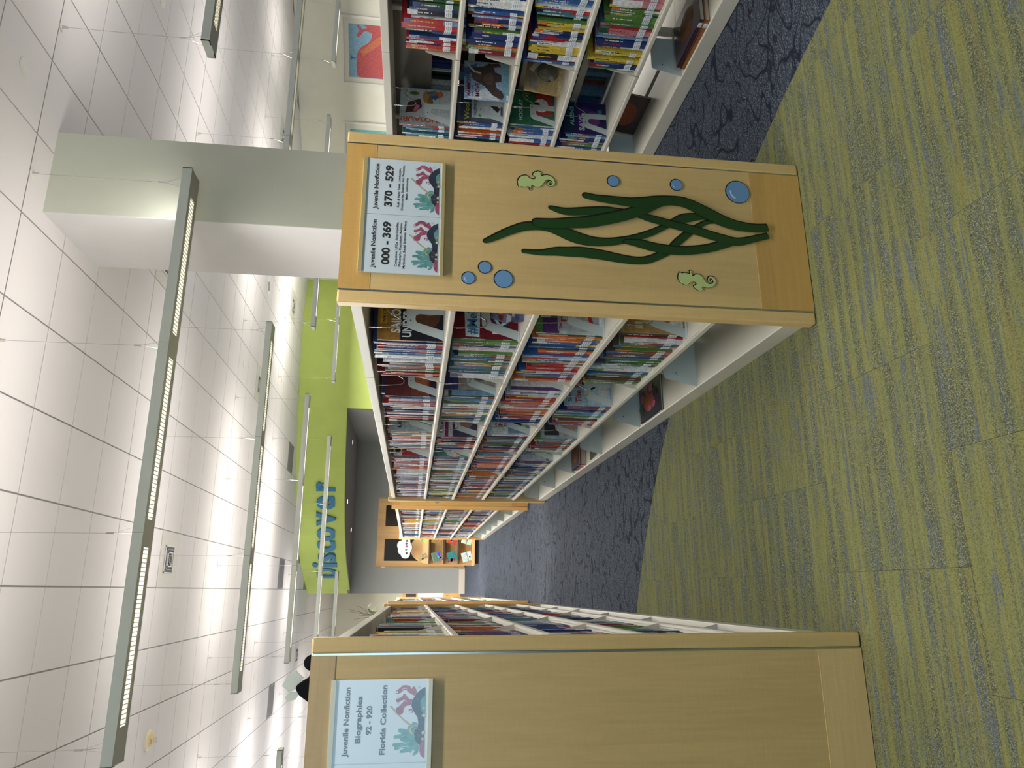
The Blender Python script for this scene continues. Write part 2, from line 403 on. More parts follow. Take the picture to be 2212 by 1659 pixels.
for i in range(-20, 26):
    for j in range(-21, 36):
        x0, y0 = GX+i*T, GY+j*T
        if (i, j) in special or y0 < -7 or x0 < -12 or x0+T > 16 : continue
        if not inside_room(x0+T/2, y0+0.1): continue
        if 2.45 < x0+T/2 < 3.35 and 4.9 < y0+T/2 < 6.0 and 2.607 < x0 and x0+T < 3.27: continue
        cxy = project((x0+T/2, y0+T/2, HC)); vis = cxy and -60 < cxy[0] < 1719 and -120 < cxy[1]
        d = math.hypot(x0+0.3, y0+0.3)
        tiles.append((d if vis else d+100, x0, y0))
tiles.sort()
for d, x0, y0 in tiles[:298]:
    o = bpy.data.objects.new('ceiling_tile', ctile); o.location = (x0, y0, HC); link(o, ceiling)
rest = MB()
for d, x0, y0 in tiles[298:]:
    rest.box(x0+0.006, x0+T-0.006, y0+0.0035, y0+T-0.0035, HC, HC+0.009)
rest.obj('ceiling_tile', CEIL, ceiling, kind='stuff')

def wallseg(mb, a, b, z0, z1, th=0.12, side=1):
    a = Vector(a); b = Vector(b); d = (b-a).normalized(); n = Vector((-d.y, d.x))*th*side
    P = [a, b, b+n, a+n]
    mb.prism([(p.x, p.y) for p in P], XY, z0, z1)
w = MB(); wallseg(w, (7.202, 16.541), (16.1, 6.93), 0, HC+0.01, side=1); wall_right = w.obj('wall_right', WHITEW, kind='structure')
w = MB(); w.box(16.0, 16.12, -7.1, 7.1, 0, HC+0.01); w.obj('wall_right_rear', WHITEW, kind='structure')
w = MB(); w.box(-12.12, -12.0, -7.1, 27.3, 0, HC+0.01); w.obj('wall_left', WHITEW, kind='structure')
w = MB(); w.box(-12.0, -0.068, 27.2, 27.32, 0, HC+0.01); w.box(-0.068, 0.05, 20.47, 27.3, 0, HC+0.01); w.obj('wall_far_left', WHITEW, kind='structure')
# rear wall with a long strip of windows letting the daylight in
w = MB(); w.box(-12, 16, -7.12, -7.0, 0, 0.88); w.box(-12, 16, -7.12, -7.0, 3.62, HC+0.01); w.box(-12, -9.05, -7.12, -7.0, 0.88, 3.62); w.box(4.05, 16, -7.12, -7.0, 0.88, 3.62)
w.obj('wall_rear', WHITEW, kind='structure')
w = MB()
for k in range(9):
    x = -9.0+k*13/8; w.box(x-0.04, x+0.04, -6.98, -6.84, 0.9, 3.6)
w.box(-9.04, 4.04, -6.98, -6.84, 2.2, 2.26)
w.obj('window_1', ALU, kind='structure')
# green curved fascia, opening below it on the left part
w = MB()
for (a, b) in zip(FAS[:-1], FAS[1:]):
    z0 = 0.0 if b[0] >= 4.03 else 3.035
    n = len(w.v); 
    d = Vector((b[0]-a[0], b[1]-a[1])).normalized(); nn = Vector((d.y, -d.x))*0.10
    w.prism([a, b, (b[0]+nn.x, b[1]+nn.y), (a[0]+nn.x, a[1]+nn.y)], XY, z0, HC+0.008)
wall_green = w.obj('wall_far', LIME, kind='structure')
w = MB(); w.prism([(4.04, 16.60), (4.04, 20.35), (-0.068, 20.35)]+[(x, y+0.08) for x, y in reversed(FAS[5:])][1:], XY, 3.04, 3.10)
w.obj('ceiling_soffit', TAUPE, kind='structure')
w = MB(); w.box(-0.068, 0.545, 20.35, 20.47, 0, 3.1); w.box(2.505, 4.16, 20.35, 20.47, 0, 3.1); w.box(0.545, 2.505, 20.35, 20.47, 2.455, 3.1)
w.box(4.04, 4.16, 16.66, 20.36, 0, 3.1)
w.obj('wall_far_alcove', GREYW, kind='structure')
BEIGE = mat('beige_skirting', (190, 180, 164), 0.5)
box('baseboard_far', BEIGE, (-0.085, 0.545, 20.335, 20.349, 0, 0.16), kind='structure')
# square column
w = MB(); w.box(2.607, 3.264, 5.038, 5.955, 0, HC+0.01); w.m = [1 if i in (3, 5) else 0 for i in range(6)]; w.obj('column', [COLP, mat('column_side_cool_light', (214, 212, 210), 0.65, noise=0.02, nscale=4)], bevel=0.004, kind='structure', label='square white painted column rising behind the seaweed bookcase')  # cooler light on the sides is painted into their colour
# double doors in the alcove
FR = mat('door_frame_paint', (142, 140, 126), 0.5); WD = WOODZ
TANC = (*s2l((206, 160, 96)), 1); GLD = mat('dark_door_glass', (40, 38, 30), 0.08)
w = MB(); w.box(0.545, 0.605, 20.33, 20.42, 0, 2.46); w.box(2.44, 2.505, 20.33, 20.42, 0, 2.46); w.box(0.605, 2.44, 20.33, 20.42, 2.40, 2.46)
w.obj('door_frame', FR, kind='structure')
for i, (a, b, ga, gb) in enumerate(((0.605, 1.519, 0.773, 1.355), (1.523, 2.44, 1.691, 2.262))):
    dm = MB(); dm.box(a, ga, 20.36, 20.40, 0.01, 2.395); dm.box(gb, b, 20.36, 20.40, 0.01, 2.395); dm.box(ga, gb, 20.36, 20.40, 2.19, 2.395); dm.box(ga, gb, 20.36, 20.40, 0.01, 0.30)
    dr = dm.obj('door_%d' % (i+1), WD, kind='structure'); dr.color = TANC
    box('glass_pane', GLD, (ga, gb, 20.375, 20.385, 0.30, 2.19), dr)
    if i == 0:
        for z in (0.25, 0.9, 1.55, 2.2): box('hinge', ALU, (0.598, 0.612, 20.345, 20.362, z-0.05, z+0.05), dr)
    box('door_handle', ALU, ((1.44 if i == 0 else 1.56), (1.48 if i == 0 else 1.60), 20.30, 20.36, 0.9, 1.15), dr, bevel=0.01)

# ------------------------------------------------------------------ ceiling fittings
def gripos(p): i, j = snap(*p); return GX+i*T, GY+j*T
DN = ['above the aisle in front of the lime wall', 'over the blue aisle near the round speaker', 'partly hidden behind the square column', 'beside the lime wall at its right end', 'far left beyond the lime wall', 'near the white wall with the pictures']
for k, p in enumerate(DIFF):
    x, y = gripos(p); t = empty('air_diffuser', (x, y, HC), label='square white ceiling air diffuser '+DN[k], category='air vent', group='square ceiling air diffusers')
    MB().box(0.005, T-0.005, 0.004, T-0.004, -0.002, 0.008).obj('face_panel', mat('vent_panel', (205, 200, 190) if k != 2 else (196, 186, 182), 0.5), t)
    for q in range(4):
        s_ = 0.15-q*0.035; zt = -0.012-0.004*q
        m = MB()
        for (a, b, c, d) in ((-s_, s_, -s_, -s_+0.012), (-s_, s_, s_-0.012, s_), (-s_, -s_+0.012, -s_, s_), (s_-0.012, s_, -s_, s_)):
            m.box(T/2+a, T/2+b, T/2+c, T/2+d, zt, -0.002)
        m.obj('louvre_ring', mat('vent_ring_white', (222, 220, 216), 0.4) if q % 2 == 0 else TBAR, t)
    MB().box(T/2-0.15, T/2+0.15, T/2-0.15, T/2+0.15, -0.004, -0.0021).obj('duct_opening', GRILLE, t)
GN = ['directly in front of the word Discover', 'left of the lime wall above the near bookcase', 'above the long lamp left of the round speaker']
for k, p in enumerate(GRIL):
    x, y = gripos(p); t = empty('return_grille', (x, y, HC), label='dark slatted return air grille '+GN[k], category='air vent', group='slatted return grilles')
    MB().box(0.004, T-0.004, 0.004, T-0.004, 0, 0.008).obj('backing', GRILLE, t)
    m = MB()
    for a, b, c, d in ((0.004, T-0.004, 0.004, 0.03), (0.004, T-0.004, T-0.03, T-0.004), (0.004, 0.03, 0.03, T-0.03), (T-0.03, T-0.004, 0.03, T-0.03)): m.box(a, b, c, d, -0.006, 0)
    m.obj('frame', TBAR, t)
    sm = MB().box(0.03, T-0.03, 0, 0.012, -0.005, 0).mesh('slat', [mat('slat_grey', (128, 128, 132), 0.5)])
    for q in range(18):
        o = bpy.data.objects.new('slat', sm); o.location = (0, 0.04+q*0.03, 0); link(o, t)
for k, (x, y, r, lab) in enumerate(((3.40, 4.50, 0.062, 'small round cover plate above the near right ceiling tiles'), (3.39, 11.2, 0.06, 'small round cover plate beside the second square diffuser'), (4.05, 14.34, 0.055, 'small round cover plate near the right end of the lime wall'), (-0.27, 11.2, 0.06, 'small round cover plate between two left lamp rows'), (5.75, 6.39, 0.075, 'round cream cover plate at the top picture edge'), (-1.45, 14.2, 0.055, 'small round cover plate left of the third lamp row'))):
    MB().lathe((x, y, HC), [(r, 0.0), (r, -0.004), (r*0.9, -0.007)], 28).obj('ceiling_cover_plate', mat('plate_white', (226, 222, 212), 0.5), label=lab, category='cover plate', group='round ceiling cover plates')
t = empty('ceiling_speaker', (5.216, 12.389, HC), label='large round white ceiling speaker beyond the square column', category='speaker')
MB().lathe((0, 0, 0), [(0.17, 0), (0.17, -0.006), (0.155, -0.012), (0.13, -0.004)], 36).obj('rim', mat('plate_white', (226, 222, 212)), t)
MB().lathe((0, 0, 0), [(0.085, -0.005), (0.08, -0.010)], 30).obj('speaker_grille', TBAR, t)
t = empty('fire_alarm_strobe', (-1.51, 8.80, HC), label='cream ceiling fire alarm with clear strobe and red lettering', category='fire alarm')
ALM = mat('cream_plastic', (238, 226, 196), 0.45)
MB().lathe((0, 0, 0), [(0.105, 0), (0.105, -0.016), (0.09, -0.03)], 32).obj('base', ALM, t)
box('strobe_housing', mat('pale_yellow_plastic', (238, 214, 160), 0.45), (-0.055, 0.055, -0.03, 0.03, -0.062, -0.028), t, bevel=0.004)
box('strobe_lens', mat('clear_lens', (210, 214, 216), 0.08), (-0.028, 0.028, -0.022, 0.022, -0.088, -0.062), t, bevel=0.006)
text('lettering', 'FIRE', 0.026, mat('red_ink', (190, 50, 40)), face_y(-0.03, -0.0305, -0.055), t)

# pendant lamps: rows across the room, sections of 1.22 m
LROWS = [(1.77, [(-9.7, 3), (-5.83, 3), (-0.95, 3), (3.93, 3), (8.81, 3)]),
         (4.82, [(-9.7, 3), (-5.83, 3), (-0.95, 3), (3.93, 3), (8.81, 3)]), (7.87, [(-9.7, 3), (-5.83, 3), (-0.95, 3), (3.93, 3), (8.81, 3)]),
         (10.92, [(-9.7, 3), (-5.83, 3), (-0.95, 3), (3.93, 3), (8.81, 1)]), (13.97, [(-9.7, 3), (-5.83, 3), (-0.95, 3), (3.93, 3)]), (17.02, [(-9.7, 3), (-5.83, 3), (-0.95, 1)]), (20.0, [(-9.7, 3), (-5.83, 3)]), (23.0, [(-9.7, 3), (-5.83, 3)])]
RN = {4.82: 'first', 7.87: 'second', 10.92: 'third', 13.97: 'fourth', 17.02: 'fifth'}
LZ = 3.045; LW = 0.19; LH = 0.062
for y, runs in LROWS:
    for x0, n in runs:
        L_ = n*1.2192+0.15; x1 = x0+L_
        ra = project((x0, y, LZ)); rb = project((x1, y, LZ)); seen = any(p and -200 < p[0] < 1900 and p[1] > -200 for p in (ra, rb, project(((x0+x1)/2, y, LZ))))
        pos = {0: 'far left', 1: 'left', 2: 'middle', 3: 'right', 4: 'far right'}[0 if x0 < -8 else (1 if x0 < -2 else (2 if x0 < 2 else (3 if x0 < 6 else 4)))]
        rn = {4.82: 'nearest row in view', 7.87: 'second row in view', 10.92: 'third row in view', 13.97: 'fourth row, by the lime wall', 17.02: 'fifth row, crossing the word Discover', 20.0: 'sixth row left of the lime wall', 23.0: 'farthest row left of the lime wall', 1.77: 'row above the camera', -1.28: 'row behind the camera', -4.33: 'row along the rear windows'}[y]
        t = empty('pendant_lamp', (x0, y, LZ), category='pendant lamp', group='long linear pendant lamps',
                  label='long grey linear pendant lamp, %s run, %s' % (pos, rn))
        h = MB(); h.box(0, L_, -LW/2, -LW/2+0.006, 0, LH); h.box(0, L_, LW/2-0.006, LW/2, 0, LH)
        h.box(0, L_, -LW/2+0.006, -0.045, 0.0, 0.006, 1); h.box(0, L_, 0.045, LW/2-0.006, 0.0, 0.006, 1)
        h.box(0, 0.006, -LW/2, LW/2, 0, LH); h.box(L_-0.006, L_, -LW/2, LW/2, 0, LH)
        h.box(0.006, 0.20, -0.045, 0.045, 0, 0.006, 1); h.box(L_-0.20, L_-0.006, -0.045, 0.045, 0, 0.006, 1)
        for k in range(1, n): xx = 0.075+k*1.2192; h.box(xx-0.085, xx+0.085, -0.045, 0.045, 0, 0.006, 1)
        h.obj('housing', [LAMPM, LAMPD], t)
        for k in range(n):
            xa = 0.20 if k == 0 else 0.075+k*1.2192+0.085; xb = L_-0.20 if k == n-1 else 0.075+(k+1)*1.2192-0.085
            ob = box('diffuser', GLOW, (xa, xb, -0.044, 0.044, 0.0035, 0.0055), t)
            if seen and y < 9:
                lv = MB(); m_ = int((xb-xa)/0.026)
                for q in range(m_): xx = xa+(q+0.5)*(xb-xa)/m_; lv.box(xx-0.0022, xx+0.0022, -0.044, 0.044, -0.002, 0.0034)
                lv.obj('louvre', LOUV, t)
            if k < n-1: box('joint_line', LAMPD, (0.0735+(k+1)*1.2192, 0.0765+(k+1)*1.2192, -LW/2-0.0006, LW/2+0.0006, -0.0004, LH+0.0005), t)
        for k in range(n+1):
            xx = 0.075+k*1.2192 if k not in (0, n) else (0.08 if k == 0 else L_-0.075)
            c = MB(); c.tube([(xx, 0, 0.21), (xx, 0, HC-LZ-0.03)], 0.0018 if seen else 0.0012, 5); c.tube([(xx, 0, 0.20), (xx, 0, 0.245)], 0.006, 8)
            for dy in (-0.085, 0.085): c.tube([(xx, dy, LH-0.01), (xx, 0, 0.205)], 0.0012, 4)
            c.tube([(xx+0.05, 0, LH-0.02), (xx, 0, 0.205)], 0.0012, 4)
            c.obj('suspension_cable', WIRE, t)
            MB().lathe((xx, 0, HC-LZ), [(0.035, 0.0), (0.035, -0.006), (0.012, -0.008), (0.008, -0.05), (0.004, -0.05)], 20).obj('ceiling_rose', mat('plate_white', (226, 222, 212)), t)
        ku = 1.0 if y < 9 else (1.45 if y < 13 else 2.0); kd = 1.0 if y < 9 else (4.8 if y < 13 else 6.0)
        near_col = (y == 4.82 and -2 < x0 < 2); dl = 0.9 if near_col else 0.4
        area('lamp_light_up', ((x0+x1)/2, y, LZ+LH+0.012), L_-0.3, 0.15, UP_W*n*ku, LAMP_COL, (0, 0, 1))
        area('lamp_light_down', ((x0+x1)/2-(0.25 if near_col else 0), y, LZ-0.008), L_-dl, 0.08, DOWN_W*n*kd, LAMP_COL, (0, 0, -1), (150 if near_col else 130) if y < 9 else 180)
# recessed spots in the alcove soffit
for k, (x, y, lab) in enumerate(((4.0-0.35, 18.56, 'right corner'), (2.084, 18.09, 'front middle'), (1.526, 19.6, 'above the double doors'))):
    t = empty('recessed_spotlight', (x, y, 3.04), label='round recessed spotlight in the grey soffit, '+lab, category='spotlight', group='alcove soffit spotlights')
    MB().lathe((0, 0, 0), [(0.085, 0), (0.085, -0.006), (0.065, -0.006), (0.065, 0.0)], 24).obj('trim_ring', TBAR, t)
    MB().lathe((0, 0, 0), [(0.06, -0.003), (0.05, -0.004)], 24).obj('bulb_face', SPOTG, t)
    l = bpy.data.lights.new('spot_beam', 'SPOT'); l.energy = 45 if k == 2 else 14; l.spot_size = 1.45; l.spot_blend = 0.5; l.color = LAMP_COL; l.shadow_soft_size = 0.05
    o = bpy.data.objects.new('spot_beam', l); COL.objects.link(o); o.location = (x, y, 3.02)

# ------------------------------------------------------------------ inlays and signs
F_S = [(1.14, 1.067, 0.006), (1.138, 1.011, 0.0085), (1.146, 0.953, 0.0145), (1.147, 0.911, 0.0165), (1.149, 0.865, 0.018), (1.146, 0.82, 0.018), (1.141, 0.774, 0.017), (1.134, 0.729, 0.0155), (1.129, 0.683, 0.0135), (1.129, 0.646, 0.0125), (1.136, 0.613, 0.0125), (1.153, 0.575, 0.012), (1.17, 0.541, 0.01), (1.199, 0.516, 0.013), (1.245, 0.465, 0.012), (1.28, 0.419, 0.009), (1.3, 0.384, 0.007), (1.304, 0.347, 0.0055)]
C_S = [(1.17, 1.202, 0.007), (1.189, 1.165, 0.011), (1.208, 1.131, 0.0125), (1.225, 1.094, 0.014), (1.236, 1.064, 0.015), (1.241, 1.019, 0.015), (1.24, 0.981, 0.0165), (1.23, 0.945, 0.018), (1.214, 0.904, 0.021), (1.201, 0.864, 0.0205), (1.193, 0.818, 0.017), (1.194, 0.772, 0.014), (1.201, 0.726, 0.0125), (1.216, 0.669, 0.0105), (1.239, 0.607, 0.0105), (1.264, 0.559, 0.009), (1.291, 0.514, 0.0105), (1.305, 0.485, 0.015), (1.313, 0.455, 0.016), (1.319, 0.421, 0.0125), (1.323, 0.387, 0.011), (1.322, 0.358, 0.011)]
G_S = [(1.317, 0.969, 0.006), (1.309, 0.939, 0.01), (1.305, 0.907, 0.0125), (1.312, 0.837, 0.0145), (1.318, 0.768, 0.0155), (1.317, 0.721, 0.013), (1.318, 0.683, 0.0105)]
E_S = [(1.2, 0.698, 0.0075), (1.197, 0.661, 0.0125), (1.193, 0.633, 0.0155), (1.183, 0.587, 0.016), (1.178, 0.541, 0.016), (1.177, 0.493, 0.0155), (1.182, 0.446, 0.015), (1.191, 0.397, 0.0145), (1.206, 0.348, 0.0145), (1.222, 0.299, 0.0125)]
D_S = [(1.311, 0.651, 0.0085), (1.299, 0.604, 0.0125), (1.289, 0.557, 0.0135), (1.277, 0.51, 0.0135), (1.269, 0.468, 0.015), (1.257, 0.416, 0.015), (1.244, 0.369, 0.0155), (1.234, 0.327, 0.0155), (1.226, 0.284, 0.0145), (1.23, 0.25, 0.013), (1.245, 0.199, 0.011), (1.259, 0.151, 0.01)]
B_S = [(1.254, 1.023, 0.014), (1.252, 0.999, 0.0165), (1.254, 0.954, 0.017), (1.26, 0.899, 0.0195), (1.267, 0.839, 0.021), (1.278, 0.792, 0.021), (1.295, 0.731, 0.021), (1.314, 0.674, 0.02), (1.336, 0.626, 0.0205), (1.362, 0.577, 0.0185), (1.375, 0.547, 0.017)]
A_S = [(1.374, 0.84, 0.0105), (1.367, 0.803, 0.011), (1.364, 0.766, 0.013), (1.361, 0.719, 0.015), (1.358, 0.672, 0.017), (1.362, 0.624, 0.019), (1.37, 0.576, 0.0195), (1.376, 0.528, 0.0175), (1.375, 0.48, 0.0185), (1.364, 0.442, 0.02), (1.346, 0.405, 0.0215), (1.33, 0.372, 0.022), (1.313, 0.339, 0.0215), (1.296, 0.292, 0.0195), (1.288, 0.244, 0.017), (1.286, 0.195, 0.015), (1.291, 0.15, 0.0135)]
BUB = [(1.029, 1.261, 0.021, 1), (1.072, 1.205, 0.021, 0), (1.032, 1.14, 0.031, 0), (1.445, 0.734, 0.021, 0), (1.448, 0.493, 0.022, 1), (1.436, 0.255, 0.045, 1)]
SEA1 = [(1.394, 1.083), (1.394, 1.08), (1.398, 1.075), (1.396, 1.07), (1.395, 1.061), (1.398, 1.055), (1.4, 1.051), (1.397, 1.048), (1.394, 1.045), (1.387, 1.045), (1.385, 1.045), (1.386, 1.04), (1.387, 1.038), (1.39, 1.043), (1.397, 1.042), (1.405, 1.039), (1.407, 1.036), (1.403, 1.031), (1.399, 1.024), (1.399, 1.016), (1.401, 1.008), (1.407, 1.001), (1.416, 0.995), (1.424, 0.99), (1.431, 0.985), (1.433, 0.978), (1.432, 0.97), (1.426, 0.963), (1.419, 0.961), (1.413, 0.963), (1.41, 0.969), (1.411, 0.975), (1.417, 0.978), (1.422, 0.975), (1.421, 0.969), (1.416, 0.967), (1.421, 0.965), (1.426, 0.969), (1.425, 0.976), (1.419, 0.98), (1.411, 0.98), (1.406, 0.974), (1.406, 0.966), (1.408, 0.958), (1.416, 0.953), (1.425, 0.953), (1.435, 0.956), (1.443, 0.963), (1.448, 0.972), (1.45, 0.981), (1.448, 0.992), (1.445, 1.001), (1.447, 1.005), (1.455, 1.006), (1.462, 1.003), (1.461, 1.008), (1.463, 1.015), (1.459, 1.02), (1.459, 1.025), (1.454, 1.029), (1.452, 1.032), (1.446, 1.033), (1.442, 1.026), (1.436, 1.022), (1.43, 1.027), (1.429, 1.034), (1.43, 1.041), (1.434, 1.048), (1.439, 1.053), (1.443, 1.058), (1.441, 1.064), (1.441, 1.069), (1.438, 1.074), (1.434, 1.08), (1.427, 1.085), (1.417, 1.089), (1.408, 1.088), (1.402, 1.087)]
SEA2 = [(1.095, 0.504), (1.091, 0.5), (1.09, 0.495), (1.093, 0.487), (1.092, 0.479), (1.089, 0.472), (1.09, 0.467), (1.096, 0.465), (1.102, 0.467), (1.103, 0.462), (1.1, 0.459), (1.096, 0.463), (1.089, 0.461), (1.082, 0.459), (1.082, 0.454), (1.088, 0.448), (1.09, 0.44), (1.089, 0.431), (1.084, 0.424), (1.078, 0.419), (1.069, 0.415), (1.061, 0.409), (1.056, 0.403), (1.054, 0.394), (1.057, 0.385), (1.064, 0.38), (1.072, 0.383), (1.077, 0.387), (1.078, 0.392), (1.074, 0.396), (1.068, 0.396), (1.066, 0.392), (1.072, 0.388), (1.071, 0.385), (1.066, 0.387), (1.063, 0.391), (1.064, 0.397), (1.07, 0.401), (1.079, 0.399), (1.084, 0.393), (1.084, 0.385), (1.081, 0.377), (1.073, 0.372), (1.064, 0.372), (1.054, 0.376), (1.045, 0.385), (1.041, 0.394), (1.04, 0.402), (1.04, 0.412), (1.043, 0.422), (1.042, 0.426), (1.035, 0.426), (1.028, 0.423), (1.028, 0.428), (1.027, 0.432), (1.026, 0.435), (1.029, 0.44), (1.03, 0.444), (1.034, 0.449), (1.04, 0.455), (1.044, 0.456), (1.047, 0.448), (1.053, 0.444), (1.059, 0.447), (1.061, 0.456), (1.058, 0.465), (1.053, 0.472), (1.047, 0.479), (1.047, 0.484), (1.048, 0.491), (1.051, 0.496), (1.054, 0.502), (1.06, 0.506), (1.068, 0.511), (1.076, 0.511), (1.085, 0.509)]
ART = {
 'navy': ((40, 50, 72), [(0.194, 0.021), (0.187, 0.035), (0.175, 0.047), (0.16, 0.057), (0.146, 0.059), (0.136, 0.056), (0.124, 0.048), (0.115, 0.041), (0.1, 0.038), (0.087, 0.04), (0.081, 0.048), (0.068, 0.049), (0.054, 0.045), (0.042, 0.034), (0.046, 0.021), (0.094, 0.021), (0.149, 0.02)]),
 'teal': ((92, 152, 150), [(0.174, 0.02), (0.167, 0.028), (0.155, 0.034), (0.143, 0.033), (0.132, 0.03), (0.125, 0.026), (0.121, 0.02)]),
 'pink': ((176, 80, 112), [(0.054, 0.02), (0.051, 0.028), (0.043, 0.033), (0.028, 0.033), (0.019, 0.031), (0.012, 0.025), (0.009, 0.02)]),
 'coral1': ((168, 78, 106), [(0.179, 0.044), (0.189, 0.048), (0.197, 0.053), (0.194, 0.057), (0.189, 0.059), (0.197, 0.065), (0.2, 0.073), (0.2, 0.085), (0.193, 0.093), (0.185, 0.104), (0.179, 0.105), (0.177, 0.101), (0.18, 0.091), (0.188, 0.083), (0.187, 0.075), (0.179, 0.066), (0.174, 0.056), (0.171, 0.051)]),
 'coral2': ((168, 78, 106), [(0.162, 0.057), (0.163, 0.066), (0.169, 0.072), (0.177, 0.078), (0.177, 0.082), (0.17, 0.086), (0.165, 0.095), (0.164, 0.103), (0.157, 0.103), (0.154, 0.098), (0.16, 0.087), (0.162, 0.078), (0.154, 0.084), (0.144, 0.095), (0.139, 0.103), (0.124, 0.103), (0.122, 0.096), (0.123, 0.087), (0.127, 0.082), (0.137, 0.081), (0.145, 0.076), (0.148, 0.06)]),
 'ring': ((168, 78, 106), [(0.134, 0.067), (0.137, 0.064), (0.136, 0.057), (0.127, 0.054), (0.126, 0.06), (0.129, 0.065)]),
 'kelp': ((96, 160, 156), [(0.04, 0.034), (0.053, 0.045), (0.065, 0.049), (0.079, 0.049), (0.09, 0.04), (0.1, 0.041), (0.103, 0.054), (0.097, 0.056), (0.096, 0.061), (0.091, 0.068), (0.083, 0.069), (0.085, 0.076), (0.087, 0.089), (0.085, 0.095), (0.078, 0.094), (0.075, 0.088), (0.072, 0.084), (0.071, 0.1), (0.067, 0.106), (0.061, 0.105), (0.061, 0.088), (0.056, 0.088), (0.053, 0.083), (0.051, 0.073), (0.05, 0.099), (0.048, 0.108), (0.042, 0.108), (0.04, 0.102), (0.033, 0.104), (0.031, 0.098), (0.036, 0.083), (0.036, 0.073), (0.03, 0.086), (0.024, 0.088), (0.024, 0.074), (0.026, 0.064), (0.023, 0.056), (0.03, 0.054), (0.032, 0.051), (0.027, 0.046), (0.02, 0.051), (0.016, 0.051), (0.017, 0.045), (0.024, 0.037)]),
 'rod': ((196, 168, 116), [(0.146, 0.12), (0.146, 0.117), (0.126, 0.097), (0.109, 0.079), (0.094, 0.057), (0.091, 0.06), (0.107, 0.081), (0.124, 0.099), (0.143, 0.119)]),
 'hand': ((212, 186, 134), [(0.079, 0.062), (0.087, 0.061), (0.093, 0.054), (0.097, 0.044), (0.093, 0.04), (0.083, 0.036), (0.081, 0.029), (0.085, 0.038), (0.094, 0.045), (0.088, 0.056), (0.081, 0.058), (0.073, 0.053), (0.064, 0.044), (0.07, 0.053), (0.074, 0.06)]),
 'star1': ((222, 204, 150), [(0.125, 0.024), (0.123, 0.022), (0.123, 0.017), (0.119, 0.02), (0.115, 0.018), (0.116, 0.023), (0.114, 0.026), (0.118, 0.026), (0.12, 0.03), (0.121, 0.026)]),
 'star2': ((222, 204, 150), [(0.083, 0.025), (0.079, 0.023), (0.078, 0.019), (0.074, 0.021), (0.069, 0.02), (0.071, 0.024), (0.068, 0.027), (0.073, 0.027), (0.075, 0.03), (0.077, 0.026)]),
}
WHITES = s2l((214, 226, 230))
def art_mesh(ox, y, oz, tint=1.0):
    m = MB()
    order = ('coral1', 'coral2', 'ring', 'kelp', 'navy', 'teal', 'pink', 'rod', 'hand', 'star1', 'star2')
    lv = {'navy': 1, 'teal': 2, 'pink': 2, 'rod': 3, 'hand': 3, 'star1': 4, 'star2': 4}
    for k in order:
        c, poly = ART[k]; c = s2l(c); d = y-0.0002*(1+lv.get(k, 0))
        m.face([(ox+p, d, oz+q) for p, q in poly][::1], 0, c)
    for (p, q, r, col, L_) in ((0.138, 0.024, 0.0035, (206, 176, 110), 4), (0.058, 0.025, 0.004, (214, 190, 130), 4), (0.1965, 0.1, 0.0, None, 0)):
        if col: m.face([(ox+a, y-0.0011, oz+b) for a, b in circle(p, q, r, 14)], 0, s2l(col))
    for p, q, rx, ry in ((0.182, 0.1005, 0.0025, 0.0032), (0.168, 0.1, 0.0025, 0.0035), (0.152, 0.099, 0.0045, 0.0022), (0.1935, 0.0605, 0.0022, 0.0022), (0.1305, 0.0605, 0.0035, 0.0035), (0.1945, 0.0415, 0.003, 0.004)):
        m.face([(ox+a, y-0.0006, oz+b) for a, b in circle(p, q, rx, 12, ry)], 0, WHITES)
    rnd = random.Random(3)
    for _ in range(16):
        p, q = rnd.choice([(0.158, 0.045), (0.115, 0.032), (0.1, 0.03), (0.065, 0.036), (0.03, 0.028)]); p += rnd.uniform(-.008, .008); q += rnd.uniform(-.004, .004)
        m.face([(ox+a, y-0.0010, oz+b) for a, b in circle(p, q, 0.0006, 6)], 0, s2l((230, 232, 230)))
    for pts in ([(0.189, 0.088), (0.1915, 0.08), (0.19, 0.072)], [(0.036, 0.094), (0.04, 0.075), (0.038, 0.062)], [(0.045, 0.084), (0.05, 0.066), (0.053, 0.056)], [(0.066, 0.082), (0.069, 0.072), (0.065, 0.066)], [(0.158, 0.085), (0.160, 0.077), (0.155, 0.072)]):
        for (a, b), (c, d) in zip(pts[:-1], pts[1:]):
            m.face([(ox+a-.0005, y-0.0009, oz+b), (ox+a+.0005, y-0.0009, oz+b), (ox+c+.0005, y-0.0009, oz+d), (ox+c-.0005, y-0.0009, oz+d)], 0, s2l((206, 222, 218)))
    return m
PAPER = mat('white_card', (216, 228, 234), 0.5, noise=0.015)
RAILM = mat('clear_rail', (186, 170, 120), 0.25, noise=0.03)
